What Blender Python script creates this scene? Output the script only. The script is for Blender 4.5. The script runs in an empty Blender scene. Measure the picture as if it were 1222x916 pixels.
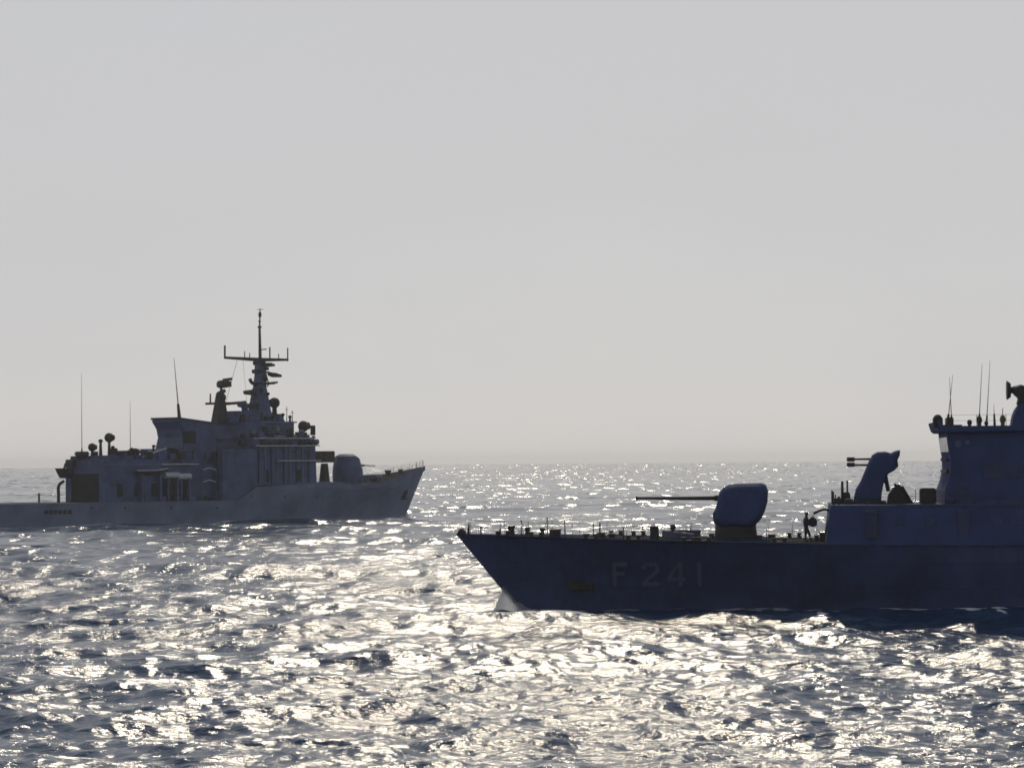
import bpy, math, random
import numpy as np
from mathutils import Vector, Matrix, noise

C = bpy.context.scene
COL = C.collection
R = math.radians
random.seed(7)

# ------------------------------------------------------------------ camera
W0, H0, FPX, EYE = 1222.0, 916.0, 3400.0, 9.6
cam = bpy.data.cameras.new("camera")
cam.lens = FPX / W0 * 36.0
cam.sensor_width = 36.0
cam.clip_start = 0.5
cam.clip_end = 60000.0
co = bpy.data.objects.new("camera", cam)
COL.objects.link(co)
PITCH, ROLL = math.atan(93.0 / FPX), R(-0.47)
co.matrix_world = Matrix.Translation((0, 0, EYE)) @ Matrix.Rotation(R(90) + PITCH, 4, 'X') @ Matrix.Rotation(ROLL, 4, 'Z')
CAM3 = co.matrix_world.to_3x3()
C.camera = co

# ------------------------------------------------------------------ sky and sun
SUN_AZ, SUN_EL = R(0.5), R(37)       # to the right of the view, high over the sea
w = bpy.data.worlds.new("World")
C.world = w
w.use_nodes = True
nt = w.node_tree
bg = nt.nodes["Background"]
sky = nt.nodes.new("ShaderNodeTexSky")
sky.sky_type = 'NISHITA'
sky.sun_disc = False
sky.sun_elevation = SUN_EL
sky.sun_rotation = SUN_AZ
sky.altitude = 0.0
sky.air_density = 1.0
sky.dust_density = 0.3
sky.ozone_density = 1.0
hs = nt.nodes.new("ShaderNodeHueSaturation")
hs.inputs["Saturation"].default_value = 0.6
nt.links.new(sky.outputs[0], hs.inputs["Color"])
veil = nt.nodes.new("ShaderNodeMix"); veil.data_type = 'RGBA'      # even veil of high thin cloud
veil.inputs[0].default_value = 0.42
veil.inputs[7].default_value = (8.85, 8.7, 8.85, 1)
wtc = nt.nodes.new("ShaderNodeTexCoord")
wmp = nt.nodes.new("ShaderNodeMapping"); wmp.inputs["Scale"].default_value = (3, 3, 9)
wnz = nt.nodes.new("ShaderNodeTexNoise"); wnz.inputs["Scale"].default_value = 1.4; wnz.inputs["Detail"].default_value = 4
wmr = nt.nodes.new("ShaderNodeMapRange"); wmr.inputs[1].default_value = .3; wmr.inputs[2].default_value = .7; wmr.inputs[3].default_value = .80; wmr.inputs[4].default_value = .97
nt.links.new(wtc.outputs["Generated"], wmp.inputs[0]); nt.links.new(wmp.outputs[0], wnz.inputs["Vector"])
nt.links.new(wnz.outputs[0], wmr.inputs[0]); wsx = nt.nodes.new("ShaderNodeSeparateXYZ"); nt.links.new(wtc.outputs["Generated"], wsx.inputs[0])
wel = nt.nodes.new("ShaderNodeMapRange"); wel.interpolation_type = 'SMOOTHSTEP'      # the veil thins out overhead
wel.inputs[1].default_value = .18; wel.inputs[2].default_value = .62; wel.inputs[3].default_value = 1; wel.inputs[4].default_value = .08
nt.links.new(wsx.outputs["Z"], wel.inputs[0])
wmu = nt.nodes.new("ShaderNodeMath"); wmu.operation = 'MULTIPLY'
nt.links.new(wmr.outputs[0], wmu.inputs[0]); nt.links.new(wel.outputs[0], wmu.inputs[1]); nt.links.new(wmu.outputs[0], veil.inputs[0])
nt.links.new(hs.outputs[0], veil.inputs[6])
nt.links.new(veil.outputs[2], bg.inputs[0])
bg.inputs[1].default_value = 0.08

sl = bpy.data.lights.new("sun", 'SUN')
sl.energy = 2.05
sl.angle = R(0.53)
sl.color = (1.0, 0.88, 0.68)
so = bpy.data.objects.new("sun", sl)
COL.objects.link(so)
sd = Vector((math.sin(SUN_AZ) * math.cos(SUN_EL), math.cos(SUN_AZ) * math.cos(SUN_EL), math.sin(SUN_EL)))
so.rotation_euler = sd.to_track_quat('Z', 'Y').to_euler()
so.location = (40, 60, 80)

C.view_settings.view_transform = 'Standard'
C.view_settings.look = 'None'
C.view_settings.gamma = 1.0
C.view_settings.use_curve_mapping = False
C.view_settings.exposure = -0.28
C.render.engine = 'CYCLES'
C.cycles.pixel_filter_type = 'BLACKMAN_HARRIS'
C.cycles.filter_width = 1.7
C.cycles.max_bounces = 6
C.cycles.volume_bounces = 0
C.cycles.sample_clamp_direct = 60.0
C.cycles.use_denoising = True
C.cycles.denoiser = 'OPENIMAGEDENOISE'
C.cycles.denoising_input_passes = 'RGB_ALBEDO_NORMAL'
C.cycles.sample_clamp_indirect = 4.0

# ------------------------------------------------------------------ materials
def nodes(name):
    m = bpy.data.materials.new(name)
    m.use_nodes = True
    n = m.node_tree
    return m, n, n.nodes["Principled BSDF"]

def paint(name, col, rough=0.55, var=0.25, scale=0.6, streak=0.0, metal=0.0, spec=0.3, plates=False):
    """weathered paint: soft mottling, and rain or rust streaks running down"""
    m, n, p = nodes(name)
    tc = n.nodes.new("ShaderNodeTexCoord")
    nz = n.nodes.new("ShaderNodeTexNoise"); nz.inputs["Scale"].default_value = scale; nz.inputs["Detail"].default_value = 6
    n.links.new(tc.outputs["Object"], nz.inputs["Vector"])
    mr = n.nodes.new("ShaderNodeMapRange"); mr.inputs[1].default_value = .3; mr.inputs[2].default_value = .7
    mr.inputs[3].default_value = 1 - var; mr.inputs[4].default_value = 1 + var
    n.links.new(nz.outputs[0], mr.inputs[0])
    mx = n.nodes.new("ShaderNodeVectorMath"); mx.operation = 'SCALE'
    mx.inputs[0].default_value = col
    n.links.new(mr.outputs[0], mx.inputs["Scale"])
    out = mx.outputs[0]
    if streak > 0:
        mp = n.nodes.new("ShaderNodeMapping"); mp.inputs["Scale"].default_value = (1.6, 1.6, 0.12)
        n.links.new(tc.outputs["Object"], mp.inputs[0])
        n2 = n.nodes.new("ShaderNodeTexNoise"); n2.inputs["Scale"].default_value = 1.4; n2.inputs["Detail"].default_value = 5
        n.links.new(mp.outputs[0], n2.inputs["Vector"])
        m2 = n.nodes.new("ShaderNodeMapRange"); m2.inputs[1].default_value = .58; m2.inputs[2].default_value = .75
        m2.inputs[3].default_value = 0; m2.inputs[4].default_value = streak
        n.links.new(n2.outputs[0], m2.inputs[0])
        mm = n.nodes.new("ShaderNodeMix"); mm.data_type = 'RGBA'
        n.links.new(m2.outputs[0], mm.inputs[0]); n.links.new(out, mm.inputs[6])
        mm.inputs[7].default_value = (0.10, 0.07, 0.05, 1)
        out = mm.outputs[2]
    n.links.new(out, p.inputs["Base Color"])
    p.inputs["Roughness"].default_value = rough
    p.inputs["Metallic"].default_value = metal
    p.inputs["Specular IOR Level"].default_value = spec
    pn = None
    if plates:      # welded plating: faint seams and the slight hollows between frames
        sx = n.nodes.new("ShaderNodeSeparateXYZ"); cb = n.nodes.new("ShaderNodeCombineXYZ")
        n.links.new(tc.outputs["Object"], sx.inputs[0]); n.links.new(sx.outputs["X"], cb.inputs["X"]); n.links.new(sx.outputs["Z"], cb.inputs["Y"])
        bk = n.nodes.new("ShaderNodeTexBrick"); bk.inputs["Scale"].default_value = 1.0; bk.inputs["Brick Width"].default_value = 5.2; bk.inputs["Row Height"].default_value = 1.55
        bk.inputs["Mortar Size"].default_value = .03; bk.inputs["Mortar Smooth"].default_value = .8
        n.links.new(cb.outputs[0], bk.inputs["Vector"])
        wv_ = n.nodes.new("ShaderNodeTexWave"); wv_.wave_profile = 'SIN'; wv_.inputs["Scale"].default_value = .52; wv_.inputs["Distortion"].default_value = 1.2
        n.links.new(tc.outputs["Object"], wv_.inputs["Vector"])
        b5 = n.nodes.new("ShaderNodeBump"); b5.inputs["Distance"].default_value = .03; b5.invert = True; n.links.new(bk.outputs["Fac"], b5.inputs["Height"])
        b6 = n.nodes.new("ShaderNodeBump"); b6.inputs["Distance"].default_value = .018; n.links.new(wv_.outputs["Fac"], b6.inputs["Height"]); n.links.new(b5.outputs[0], b6.inputs["Normal"])
        pn = b6
    bp = n.nodes.new("ShaderNodeBump")
    if pn: n.links.new(pn.outputs[0], bp.inputs["Normal"])
    bp.inputs["Strength"].default_value = 0.25; bp.inputs["Distance"].default_value = 0.03
    n.links.new(nz.outputs[0], bp.inputs["Height"]); n.links.new(bp.outputs[0], p.inputs["Normal"])
    return m

M = {
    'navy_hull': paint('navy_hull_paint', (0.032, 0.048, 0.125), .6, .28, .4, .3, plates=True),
    'navy': paint('navy_upper_paint', (0.038, 0.060, 0.155), .8, .15, .5, .15, spec=.1),
    'number': paint('number_and_sky_pane_paint', (0.075, 0.095, 0.17), .6, .12, 1.5),
    'far_hull': paint('far_hull_paint', (0.12, 0.155, 0.24), .6, .25, .3, .35),
    'far_upper': paint('far_upper_paint', (0.048, 0.075, 0.17), .55, .35, .5, .35),
    'deck': paint('deck_paint', (0.03, 0.033, 0.04), 1.0, .2, .8, spec=0.02),
    'dark': paint('dark_metal', (0.025, 0.026, 0.03), .6, .3, 2.0),
    'glass': paint('window_glass', (0.02, 0.025, 0.035), .12, .1, 1.0),
    'light': paint('pale_gear_and_lit_edge', (0.42, 0.43, 0.45), .7, .2, 1.0),  # pale gear, and strips that paint light along deck edges
    'boot': paint('boot_paint', (0.02, 0.02, 0.025), .6, .2, .5),
    'cloth': paint('dark_overalls', (0.03, 0.03, 0.045), .9, .3, 6.0),
    'vest': paint('life_vest', (0.06, 0.05, 0.04), .9, .2, 6.0),
    'yellow': paint('olive_paint', (0.10, 0.10, 0.03), .7, .2, 2.0),
}

# ------------------------------------------------------------------ mesh helpers
class MB:
    def __init__(s): s.v = []; s.f = []
    def add(s, vs, fs):
        b = len(s.v); s.v += [tuple(x) for x in vs]; s.f += [tuple(b + i for i in f) for f in fs]; return s
    def prism(s, prof, y0, y1, k0=1.0, k1=1.0):
        """side profile [(x,z)] carried across the ship from y0 to y1"""
        n = len(prof); cx = sum(p[0] for p in prof) / n; cz = sum(p[1] for p in prof) / n
        a = [(cx + (p[0]-cx)*k0, y0, cz + (p[1]-cz)*k0) for p in prof]
        b = [(cx + (p[0]-cx)*k1, y1, cz + (p[1]-cz)*k1) for p in prof]
        fs = [tuple(range(n)), tuple(range(2*n-1, n-1, -1))] + [(i, i+n, (i+1) % n + n, (i+1) % n) for i in range(n)]
        return s.add(a + b, fs)
    def loft(s, prof, secs):
        """profile scaled about its centre in each lateral section [(y,scale)]: rounded cheeks"""
        n = len(prof); cx = sum(p[0] for p in prof) / n; cz = sum(p[1] for p in prof) / n
        vs = []
        for y, k in secs: vs += [(cx + (p[0]-cx)*k, y, cz + (p[1]-cz)*k) for p in prof]
        m = len(secs)
        fs = [tuple(range(n)), tuple(range(m*n-1, (m-1)*n-1, -1))]
        for j in range(m-1):
            fs += [(j*n+i, (j+1)*n+i, (j+1)*n+(i+1) % n, j*n+(i+1) % n) for i in range(n)]
        return s.add(vs, fs)
    def box(s, x0, x1, y0, y1, z0, z1, taper=0.0):
        x0, x1 = sorted((x0, x1)); t = taper
        vs = [(x0, y0, z0), (x1, y0, z0), (x1, y1, z0), (x0, y1, z0), (x0+t, y0+t, z1), (x1-t, y0+t, z1), (x1-t, y1-t, z1), (x0+t, y1-t, z1)]
        return s.add(vs, [(3, 2, 1, 0), (4, 5, 6, 7), (0, 1, 5, 4), (1, 2, 6, 5), (2, 3, 7, 6), (3, 0, 4, 7)])
    def tube(s, p0, p1, r0, r1=None, n=8):
        r1 = r0 if r1 is None else r1
        p0, p1 = Vector(p0), Vector(p1); d = (p1 - p0).normalized()
        a = d.orthogonal().normalized(); b = d.cross(a)
        vs = []
        for p, r in ((p0, r0), (p1, r1)):
            vs += [p + (a*math.cos(t) + b*math.sin(t))*r for t in [2*math.pi*i/n for i in range(n)]]
        return s.add(vs, [tuple(range(n-1, -1, -1)), tuple(range(n, 2*n))] + [(i, (i+1) % n, (i+1) % n+n, i+n) for i in range(n)])
    def line(s, pts, r, n=6):
        for a, b in zip(pts[:-1], pts[1:]): s.tube(a, b, r, r, n)
        return s
    def ball(s, c, r, sz=1.0, n=14, m=9):
        vs = []; fs = []
        for j in range(m+1):
            ph = math.pi*j/m
            for i in range(n):
                t = 2*math.pi*i/n
                vs.append((c[0]+r*math.sin(ph)*math.cos(t), c[1]+r*math.sin(ph)*math.sin(t), c[2]+r*sz*math.cos(ph)))
        for j in range(m):
            for i in range(n):
                fs.append((j*n+i, (j+1)*n+i, (j+1)*n+(i+1) % n, j*n+(i+1) % n))
        return s.add(vs, fs)
    def disc_drum(s, c, r, h, r2=None, n=20):
        return s.tube(c, (c[0], c[1], c[2]+h), r, r2, n)
    def build(s, name, mat, parent=None, smooth=False, bevel=0.0):
        me = bpy.data.meshes.new(name)
        me.from_pydata(s.v, [], s.f); me.validate(); me.update()
        me.materials.append(M[mat] if isinstance(mat, str) else mat)
        o = bpy.data.objects.new(name, me); COL.objects.link(o); o.parent = parent
        if smooth:
            for p in me.polygons: p.use_smooth = True
        import bmesh
        bm = bmesh.new(); bm.from_mesh(me); bmesh.ops.recalc_face_normals(bm, faces=bm.faces)
        if bevel > 0:
            bmesh.ops.bevel(bm, geom=[e for e in bm.edges if len(e.link_faces) == 2 and e.calc_face_angle(0) > .6], offset=bevel, segments=2, affect='EDGES')
        bm.to_mesh(me); bm.free()
        return o

def thing(name, label, cat, loc, rotz=0.0):
    o = bpy.data.objects.new(name, None); COL.objects.link(o)
    o.location = loc; o.rotation_euler = (0, 0, rotz); o.empty_display_size = 2
    o['label'] = label; o['category'] = cat
    return o

def survey(origin, heading):
    """ship plans were measured off the photograph: sight line to a fore-and-aft plane of the ship
    at a lateral offset (port positive) -> (metres forward of the stem head, height above water)"""
    h = Vector((math.cos(heading), math.sin(heading), 0)); pt = Vector((-h.y, h.x, 0))
    def f(px, py, lat=0.0):
        d = CAM3 @ Vector(((px - W0/2)/FPX, (H0/2 - py)/FPX, -1))
        q = Vector((0, 0, EYE)); p0 = Vector(origin) + pt*lat
        t = (p0 - q).dot(pt) / d.dot(pt)
        w_ = q + d*t
        return ((w_ - p0).dot(h), w_.z)
    return f

def lerp(a, b, t): return a + (b - a)*t
def interp(pts, x):
    """pts sorted by x"""
    if x <= pts[0][0]: return pts[0][1]
    for (a, b), (c, d) in zip(pts[:-1], pts[1:]):
        if x <= c: return b if c == a else lerp(b, d, (x-a)/(c-a))
    return pts[-1][1]

class Hull:
    """s is metres aft of the stem head"""
    def __init__(h, L, B, sheer, stem, ld, lw, zb=-3.5, aft=0.86):
        h.L, h.B, h.sheer, h.stem_p, h.ld, h.lw, h.zb, h.aft = L, B, sheer, stem, ld, lw, zb, aft
    def stem(h, z): return interp(h.stem_p, z)
    def zd(h, s): return interp(h.sheer, s)
    def half(h, s, z):
        v = min(1, max(0, (z + 0.0) / 5.5))
        le = lerp(h.lw, h.ld, v)
        t = max(0.0, (s - h.stem(z)) / le)
        f = 1 - (1 - t)**lerp(1.75, 2.3, v) if t < 1 else 1.0
        b = h.B/2 * lerp(0.90, 1.0, v)
        if z < 0: b *= lerp(1, .75, min(1, -z/3.5))
        if s > h.L*.62: b *= lerp(1, h.aft, ((s - h.L*.62)/(h.L*.38))**1.6)
        return b*f
    def build(h, ss, nv, mat, parent, name='hull'):
        mb = MB(); n = len(ss); rows = []
        for s0 in ss:
            zt = h.zd(s0); row = []
            for j in range(nv+1):
                z = lerp(h.zb, zt, j/nv)
                s = h.stem(z) + (h.L - h.stem(z)) * (s0/h.L)
                row.append((s, max(h.half(s, z), 0.03), z))
            rows.append(row)
        vs = []; k = nv+1
        for sg in (1, -1):
            for row in rows: vs += [(-s, sg*y, z) for s, y, z in row]
        N = n*k; fs = []
        for i in range(n-1):
            for j in range(nv):
                a, b, c, d = i*k+j, (i+1)*k+j, (i+1)*k+j+1, i*k+j+1
                fs.append((a, b, c, d)); fs.append((N+d, N+c, N+b, N+a))
            fs.append((i*k, N+i*k, N+(i+1)*k, (i+1)*k))
        for j in range(nv):
            fs.append((N+j, N+j+1, j+1, j))
            b = (n-1)*k; fs.append((b+j, b+j+1, N+b+j+1, N+b+j))
        mb.add(vs, fs)
        o = mb.build(name, mat, parent)
        dv = []; df_ = []
        for i, row in enumerate(rows):
            s, y, z = row[-1]
            dv += [(-s, y-.004, z-.01), (-s, 0, z+.02), (-s, -y+.004, z-.01)]
            if i: df_ += [(i*3-3, i*3-2, i*3+1, i*3), (i*3-2, i*3-1, i*3+2, i*3+1)]
        b = len(dv); dv += [(a_, b_, c_-.12) for a_, b_, c_ in dv]
        df_ += [tuple(b+q for q in reversed(f)) for f in df_]
        MB().add(dv, df_).build('deck', 'deck', parent)
        return o

def railing(parent, pts, h=1.0, gap=1.8, r=0.022, wires=3, mat='dark'):
    """guard rail along pts (feet of the stanchions); each stanchion is a sub-part"""
    seg = []
    for a, b in zip(pts[:-1], pts[1:]):
        a, b = Vector(a), Vector(b); n = max(1, round((b-a).length/gap))
        seg += [a.lerp(b, i/n) for i in range(n)]
    seg.append(Vector(pts[-1]))
    mb = MB()
    for k in range(wires):
        z = h*(k+1)/wires
        mb.line([p + Vector((0, 0, z)) for p in seg], r*.55, 4)
    ro = mb.build('railing', mat, parent)
    for p in seg:
        MB().tube(p, p + Vector((0, 0, h+.03)), r, r, 5).build('stanchion', mat, ro)
    return ro

def whip(parent, p0, p1, r=0.05, base=0.5, mat='dark'):
    p0, p1 = Vector(p0), Vector(p1)
    o = MB().tube(p0, p1, r, r*.3, 6).build('whip_antenna', mat, parent)
    d = (p1-p0).normalized()
    MB().tube(p0 - d*.1, p0 + d*base, r*2.6, r*1.6, 8).build('antenna_base', mat, o)
    return o

# ================================================================== THE NEAR FRIGATE
NHEAD = R(174.4)
NO = (-3.68, 184.0, 0.0)
near = thing('frigate', 'navy blue frigate in the foreground with hull number F 241', 'warship', NO, NHEAD)
N = survey(NO, NHEAD)
def n_edge(px, py, lat): x, z = N(px, py, lat); return (-x, z)
n_sheer = [(0, N(543, 636.5)[1])] + [n_edge(px, py, la) for px, py, la in
           ((580, 638.5, 1.8), (640, 640.5, 4.0), (720, 643.5, 5.8), (800, 645.5, 6.6), (900, 647, 7.0), (985, 649, 7.1))] + [(110, 4.2)]
st0, st1 = N(543, 637), N(620, 728.5)
n_stem = [(-4.5, -st1[0] + 2.6), (-1.0, -st1[0] + .7), (st1[1], -st1[0]), (st0[1], 0.0), (st0[1]+.4, -.2)]
NH = Hull(110, 13.6, n_sheer, n_stem, 26, 44)
ss = [0, .25, .6] + [i*1.2 for i in range(1, 40)] + [50 + i*4 for i in range(0, 15)] + [110]
ss = sorted(set(ss))
NH.build(ss, 14, 'navy_hull', near)
def nd(s): return NH.zd(s)

# thin boot topping strip along the waterline, rubbing strake at deck edge (both sides)
for sg in (1, -1):
    mb = MB()
    P = [(-s, sg*(NH.half(s, nd(s)) + .012), nd(s) - .03) for s in ss if s > .3]
    mb.line(P, .05, 5)
    mb.build('deck_edge_strip', 'navy', near)

# hull number F 241, both bows: painted strokes following the plating
GL = {  # strokes in a 0..1 x 0..1 box (polygons)
    'F': [[(0, 0), (.2, 0), (.2, 1), (0, 1)], [(.2, .82), (.85, .82), (.85, 1), (.2, 1)], [(.2, .42), (.7, .42), (.7, .59), (.2, .59)]],
    '2': [[(0, 0), (1, 0), (1, .17), (0, .17)], [(0, .17), (.27, .17), (1, .58), (.78, .66)], [(.78, .64), (1, .57), (1, .84), (.78, .84)],
          [(.12, .84), (1, .84), (.84, 1), (.22, 1)], [(0, .70), (.22, .70), (.22, .86), (.1, .9), (0, .80)]],
    '4': [[(.62, 0), (.84, 0), (.84, 1), (.62, 1)], [(0, .22), (1, .22), (1, .38), (0, .38)], [(0, .38), (.24, .38), (.62, .86), (.62, 1)]],
    '1': [[(.36, 0), (.64, 0), (.64, 1), (.36, 1)]],
}
for sg in (1, -1):
    x0, zt = N(729.5, 672, 5.2); _, zb = N(729.5, 701, 5.2)
    hgt = zt - zb
    spots = [('F', 728, 749), ('2', 763.5, 785), ('4', 794.5, 817), ('1', 825, 842)]
    for ch, pa, pb in spots:
        xa, xb = -N(pa, 686, 5.4)[0], -N(pb, 686, 5.4)[0]
        if sg < 0 : pass
        mb = MB()
        for poly in GL[ch]:
            # subdivide every stroke so that it lies on the curved plate
            us = [p[0] for p in poly]; 
            cen = (sum(us)/len(us), sum(p[1] for p in poly)/len(poly))
            def place(u, v, off):
                if sg < 0: u2 = u
                else: u2 = u
                s = lerp(xa, xb, u2) if sg > 0 else lerp(xb + 0, xa, u2)
                z = zb + hgt*v
                return (-s, sg*(NH.half(s, z) + off), z)
            n = len(poly)
            vs = [place(u, v, .035) for u, v in poly] + [place(u, v, -.02) for u, v in poly]
            mb.add(vs, [tuple(range(n)), tuple(range(2*n-1, n-1, -1))] + [(i, i+n, (i+1) % n+n, (i+1) % n) for i in range(n)])
        if sg < 0:
            # starboard bow reads F 241 from right to left along the hull: keep order by mirroring positions
            tot = -N(730, 686, 5.4)[0] + -N(842, 686, 5.4)[0]
            mb.v = []; mb.f = []
            for poly in GL[ch]:
                n = len(poly)
                def pl(u, v, off):
                    s = tot - lerp(xa, xb, u); z = zb + hgt*v
                    return (-s, -(NH.half(s, z) + off), z)
                vs = [pl(u, v, .035) for u, v in poly] + [pl(u, v, -.02) for u, v in poly]
                mb.add(vs, [tuple(range(n)), tuple(range(2*n-1, n-1, -1))] + [(i, i+n, (i+1) % n+n, (i+1) % n) for i in range(n)])
        mb.build('hull_number', 'number', near)

# anchor pocket with anchor on the port bow
ax, az = N(692, 700, 4.4)
hb = NH.half(-ax, az)
pk = MB().loft([(ax-.9, az-.35), (ax+.9, az-.35), (ax+1.0, az+.3), (ax-.8, az+.45)], [(hb-.25, 1), (hb+.05, 1), (hb+.10, .8)]).build('anchor_pocket', 'boot', near)
MB().tube((ax-.7, hb+.16, az+.05), (ax+.6, hb+.12, az), .07).tube((ax-.55, hb+.2, az-.4), (ax-.55, hb+.2, az+.45), .09).build('anchor', 'dark', pk)

# --- foredeck rails and fittings
def deck_pt(s, side, inset=.18): return (-s, side*(NH.half(s, nd(s)) - inset), nd(s))
for side in (1, -1):
    railing(near, [deck_pt(s, side) for s in (0.9, 3, 6, 9.5, 13, 17, 20, 23.2)], .85, 1.7, .016, 2)
def n_at(px, py, lat=0.0):
    x, z = N(px, py, lat); return x, z
x, z = N(559, 624); MB().tube((x, 0, nd(-x)-.02), (x, 0, z-.2), .09, .05).tube((x, 0, z-.2), (x, 0, z), .03).build('jackstaff', 'dark', near)
MB().loft([N(545, 637), N(549, 630), N(552, 629.5), N(556, 634), N(556, 640)], [(-.4, .8), (-.2, 1), (.2, 1), (.4, .8)]).build('stem_fairlead', 'dark', near)
for px, top, wd, lat, nm in ((574, 629, 2, .5, 'post'), (597, 631, 2.2, -.8, 'vent_pipe'), (622, 621, 1.4, 2.6, 'post'), (653, 618, 1.4, 3.2, 'post'), (674, 622, 1.4, 3.6, 'post'),
                             (716, 624, 1.5, 4.2, 'post'), (708, 625, 1.5, -3.5, 'post'), (744, 629, 1.5, 4.6, 'post'), (767, 629, 1.4, 4.8, 'post'), (824, 630, 1.4, -4, 'post')):
    x, z = N(px, top, lat); r = wd/18.7/2
    MB().tube((x, lat, nd(-x)-.03), (x, lat, z), r, r*.8, 8).ball((x, lat, z), r*1.3, 1, 8, 5).build(nm, 'dark', near)
# windlass drums, capstans and bollard pairs
def capstan(px, lat, wpx, hpx):
    x, z = N(px, 640, lat); zb = nd(-x) - .02; r = wpx/18.7/2; h = hpx/18.7
    mb = MB().disc_drum((x, lat, zb), r*1.15, h*.12).disc_drum((x, lat, zb+h*.12), r*.95, h*.35, r*.7).disc_drum((x, lat, zb+h*.47), r*.7, h*.35, r).disc_drum((x, lat, zb+h*.82), r*1.05, h*.18, r*.9)
    return mb.build('capstan', 'dark', near, bevel=.01)
for a in ((610.5, .9, 9, 12), (609, -1.2, 7, 9), (629.5, 0.2, 7, 10), (647, -.6, 7, 9)): capstan(*a)
def bollards(px, lat, hpx=5):
    x, _ = N(px, 640, lat); zb = nd(-x) - .02
    mb = MB().box(x-.55, x+.55, lat-.2, lat+.2, zb, zb+.08)
    for d in (-.32, .32):
        mb.tube((x+d, lat, zb), (x+d, lat, zb + hpx/18.7), .15, .13, 10).disc_drum((x+d, lat, zb+hpx/18.7), .19, .05)
    return mb.build('bollard', 'dark', near)
for a in ((600, 1.7), (640, 3.2), (705, 5), (756, 5.2), (762, -4.5), (822, 5.6, 4), (930, 6, 5), (948, -5, 6), (840, 5.5, 4), (735, -5)): bollards(*a)
def locker(px0, px1, top, lat, depth=.8, nm='deck_locker'):
    x0, z = N(px0, top, lat); x1, _ = N(px1, top, lat); zb = nd(-x0) - .04
    o = MB().box(x0, x1, lat-depth/2, lat+depth/2, zb, z).build(nm, 'dark', near, bevel=.04)
    MB().box(min(x0, x1)-.03, max(x0, x1)+.03, lat-depth/2-.03, lat+depth/2+.03, z-.02, z+.05).build('lid', 'dark', o)
for a in ((656, 669, 632, 1.8), (776, 786, 628.5, 2.4), (712, 722, 636, 2.0), (697, 703, 637, -2), (727, 734, 637, 1.5), (806, 818, 636, -1.0), (846, 852, 637, 3.4), (917, 925, 638, -3)): locker(*a)
# breakwater and ventilators by the gun
x, z = N(803, 626, 1.0); MB().tube((x, 1, nd(-x)-.03), (x, 1, z-.25), .12).ball((x, 1, z-.15), .2, 1.0, 10, 7).build('ventilator', 'dark', near)
mb = MB()
xa, za = N(790, 637, 0); xb, zb_ = N(828, 638, 5)
for sg in (1, -1):
    mb.add([(xa, 0, nd(-xa)-.05), (xb, sg*5, nd(-xb)-.05), (xb, sg*5, nd(-xb)+.42), (xa, 0, nd(-xa)+.5),
            (xa-.12, 0, nd(-xa)-.05), (xb-.12, sg*5, nd(-xb)-.05), (xb-.12, sg*5, nd(-xb)+.42), (xa-.12, 0, nd(-xa)+.5)],
           [(0, 1, 2, 3), (7, 6, 5, 4), (3, 2, 6, 7), (1, 5, 6, 2)])
mb.build('breakwater', 'navy_hull', near)

# --- main gun
gp = [(860, 629), (851.5, 623), (851, 612), (855, 605), (857, 594), (859, 587), (864, 581), (870, 578), (880, 576.8), (908, 576), (913.5, 577.5), (916.5, 585), (916, 598), (913, 609), (909, 618), (903, 625), (895, 629.5)]
prof = [N(a, b, 0) for a, b in gp]
gun = MB().loft(prof, [(-1.65, .72), (-1.55, .84), (-1.25, .95), (-.9, 1), (.9, 1), (1.25, .95), (1.55, .84), (1.65, .72)]).build('main_gun', 'navy', near, smooth=False, bevel=.06)
cx = (N(853, 630)[0] + N(903, 630)[0])/2
zdk = nd(-cx) - .05
_, zg = N(875, 629)
MB().disc_drum((cx, 0, zdk), 1.75, .30, 1.7, 28).disc_drum((cx, 0, zdk+.3), 1.36, zg-zdk-.3+.25, 1.3, 28).build('gun_base', 'dark', gun)
bx0, bz0 = N(862, 594); bx1, bz1 = N(758.5, 594.2)
MB().tube((bx0-1, 0, bz0), (bx0+.5, 0, bz0), .24, .19, 14).tube((bx0+.5, 0, bz0), (bx0+2.6, 0, bz0), .14, .12, 12).tube((bx0+2.6, 0, bz0), (bx1, 0, bz1), .115, .085, 12).tube((bx1-.18, 0, bz1), (bx1, 0, bz1), .12, .12, 12).build('gun_barrel', 'dark', gun)
MB().box(bx0-.3, bx0+.12, -.3, .3, bz0-.5, bz0+.45).build('mantlet', 'navy', gun, bevel=.05)
MB().box(cx-.4, cx+.35, 1.63, 1.70, zg+.5, zg+1.7).build('gun_hatch', 'navy', gun, bevel=.02)

# --- forward deckhouse, full beam, sloping front
dh_top = N(1060, 602.5, 6.2)[1]
fx0 = N(985.5, 648, 5.8)[0]; fx1 = N(991.5, 603, 6.2)[0]
DHZ = nd(25) - .1
house = MB().add(
    [(fx0, -5.9, DHZ), (fx0, 5.9, DHZ), (-82, 6.9, DHZ-.3), (-82, -6.9, DHZ-.3),
     (fx1, -5.7, dh_top), (fx1, 5.7, dh_top), (-82, 6.5, dh_top), (-82, -6.5, dh_top),
     (fx0-4, 6.9, DHZ), (fx0-4, -6.9, DHZ), (fx1-4, 6.5, dh_top), (fx1-4, -6.5, dh_top)],
    [(0, 1, 8, 2, 3, 9), (4, 11, 7, 6, 10, 5), (0, 4, 5, 1), (1, 5, 10, 8), (8, 10, 6, 2), (9, 11, 4, 0), (3, 7, 11, 9), (2, 6, 7, 3)]
).build('deckhouse', 'navy', near)
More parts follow.
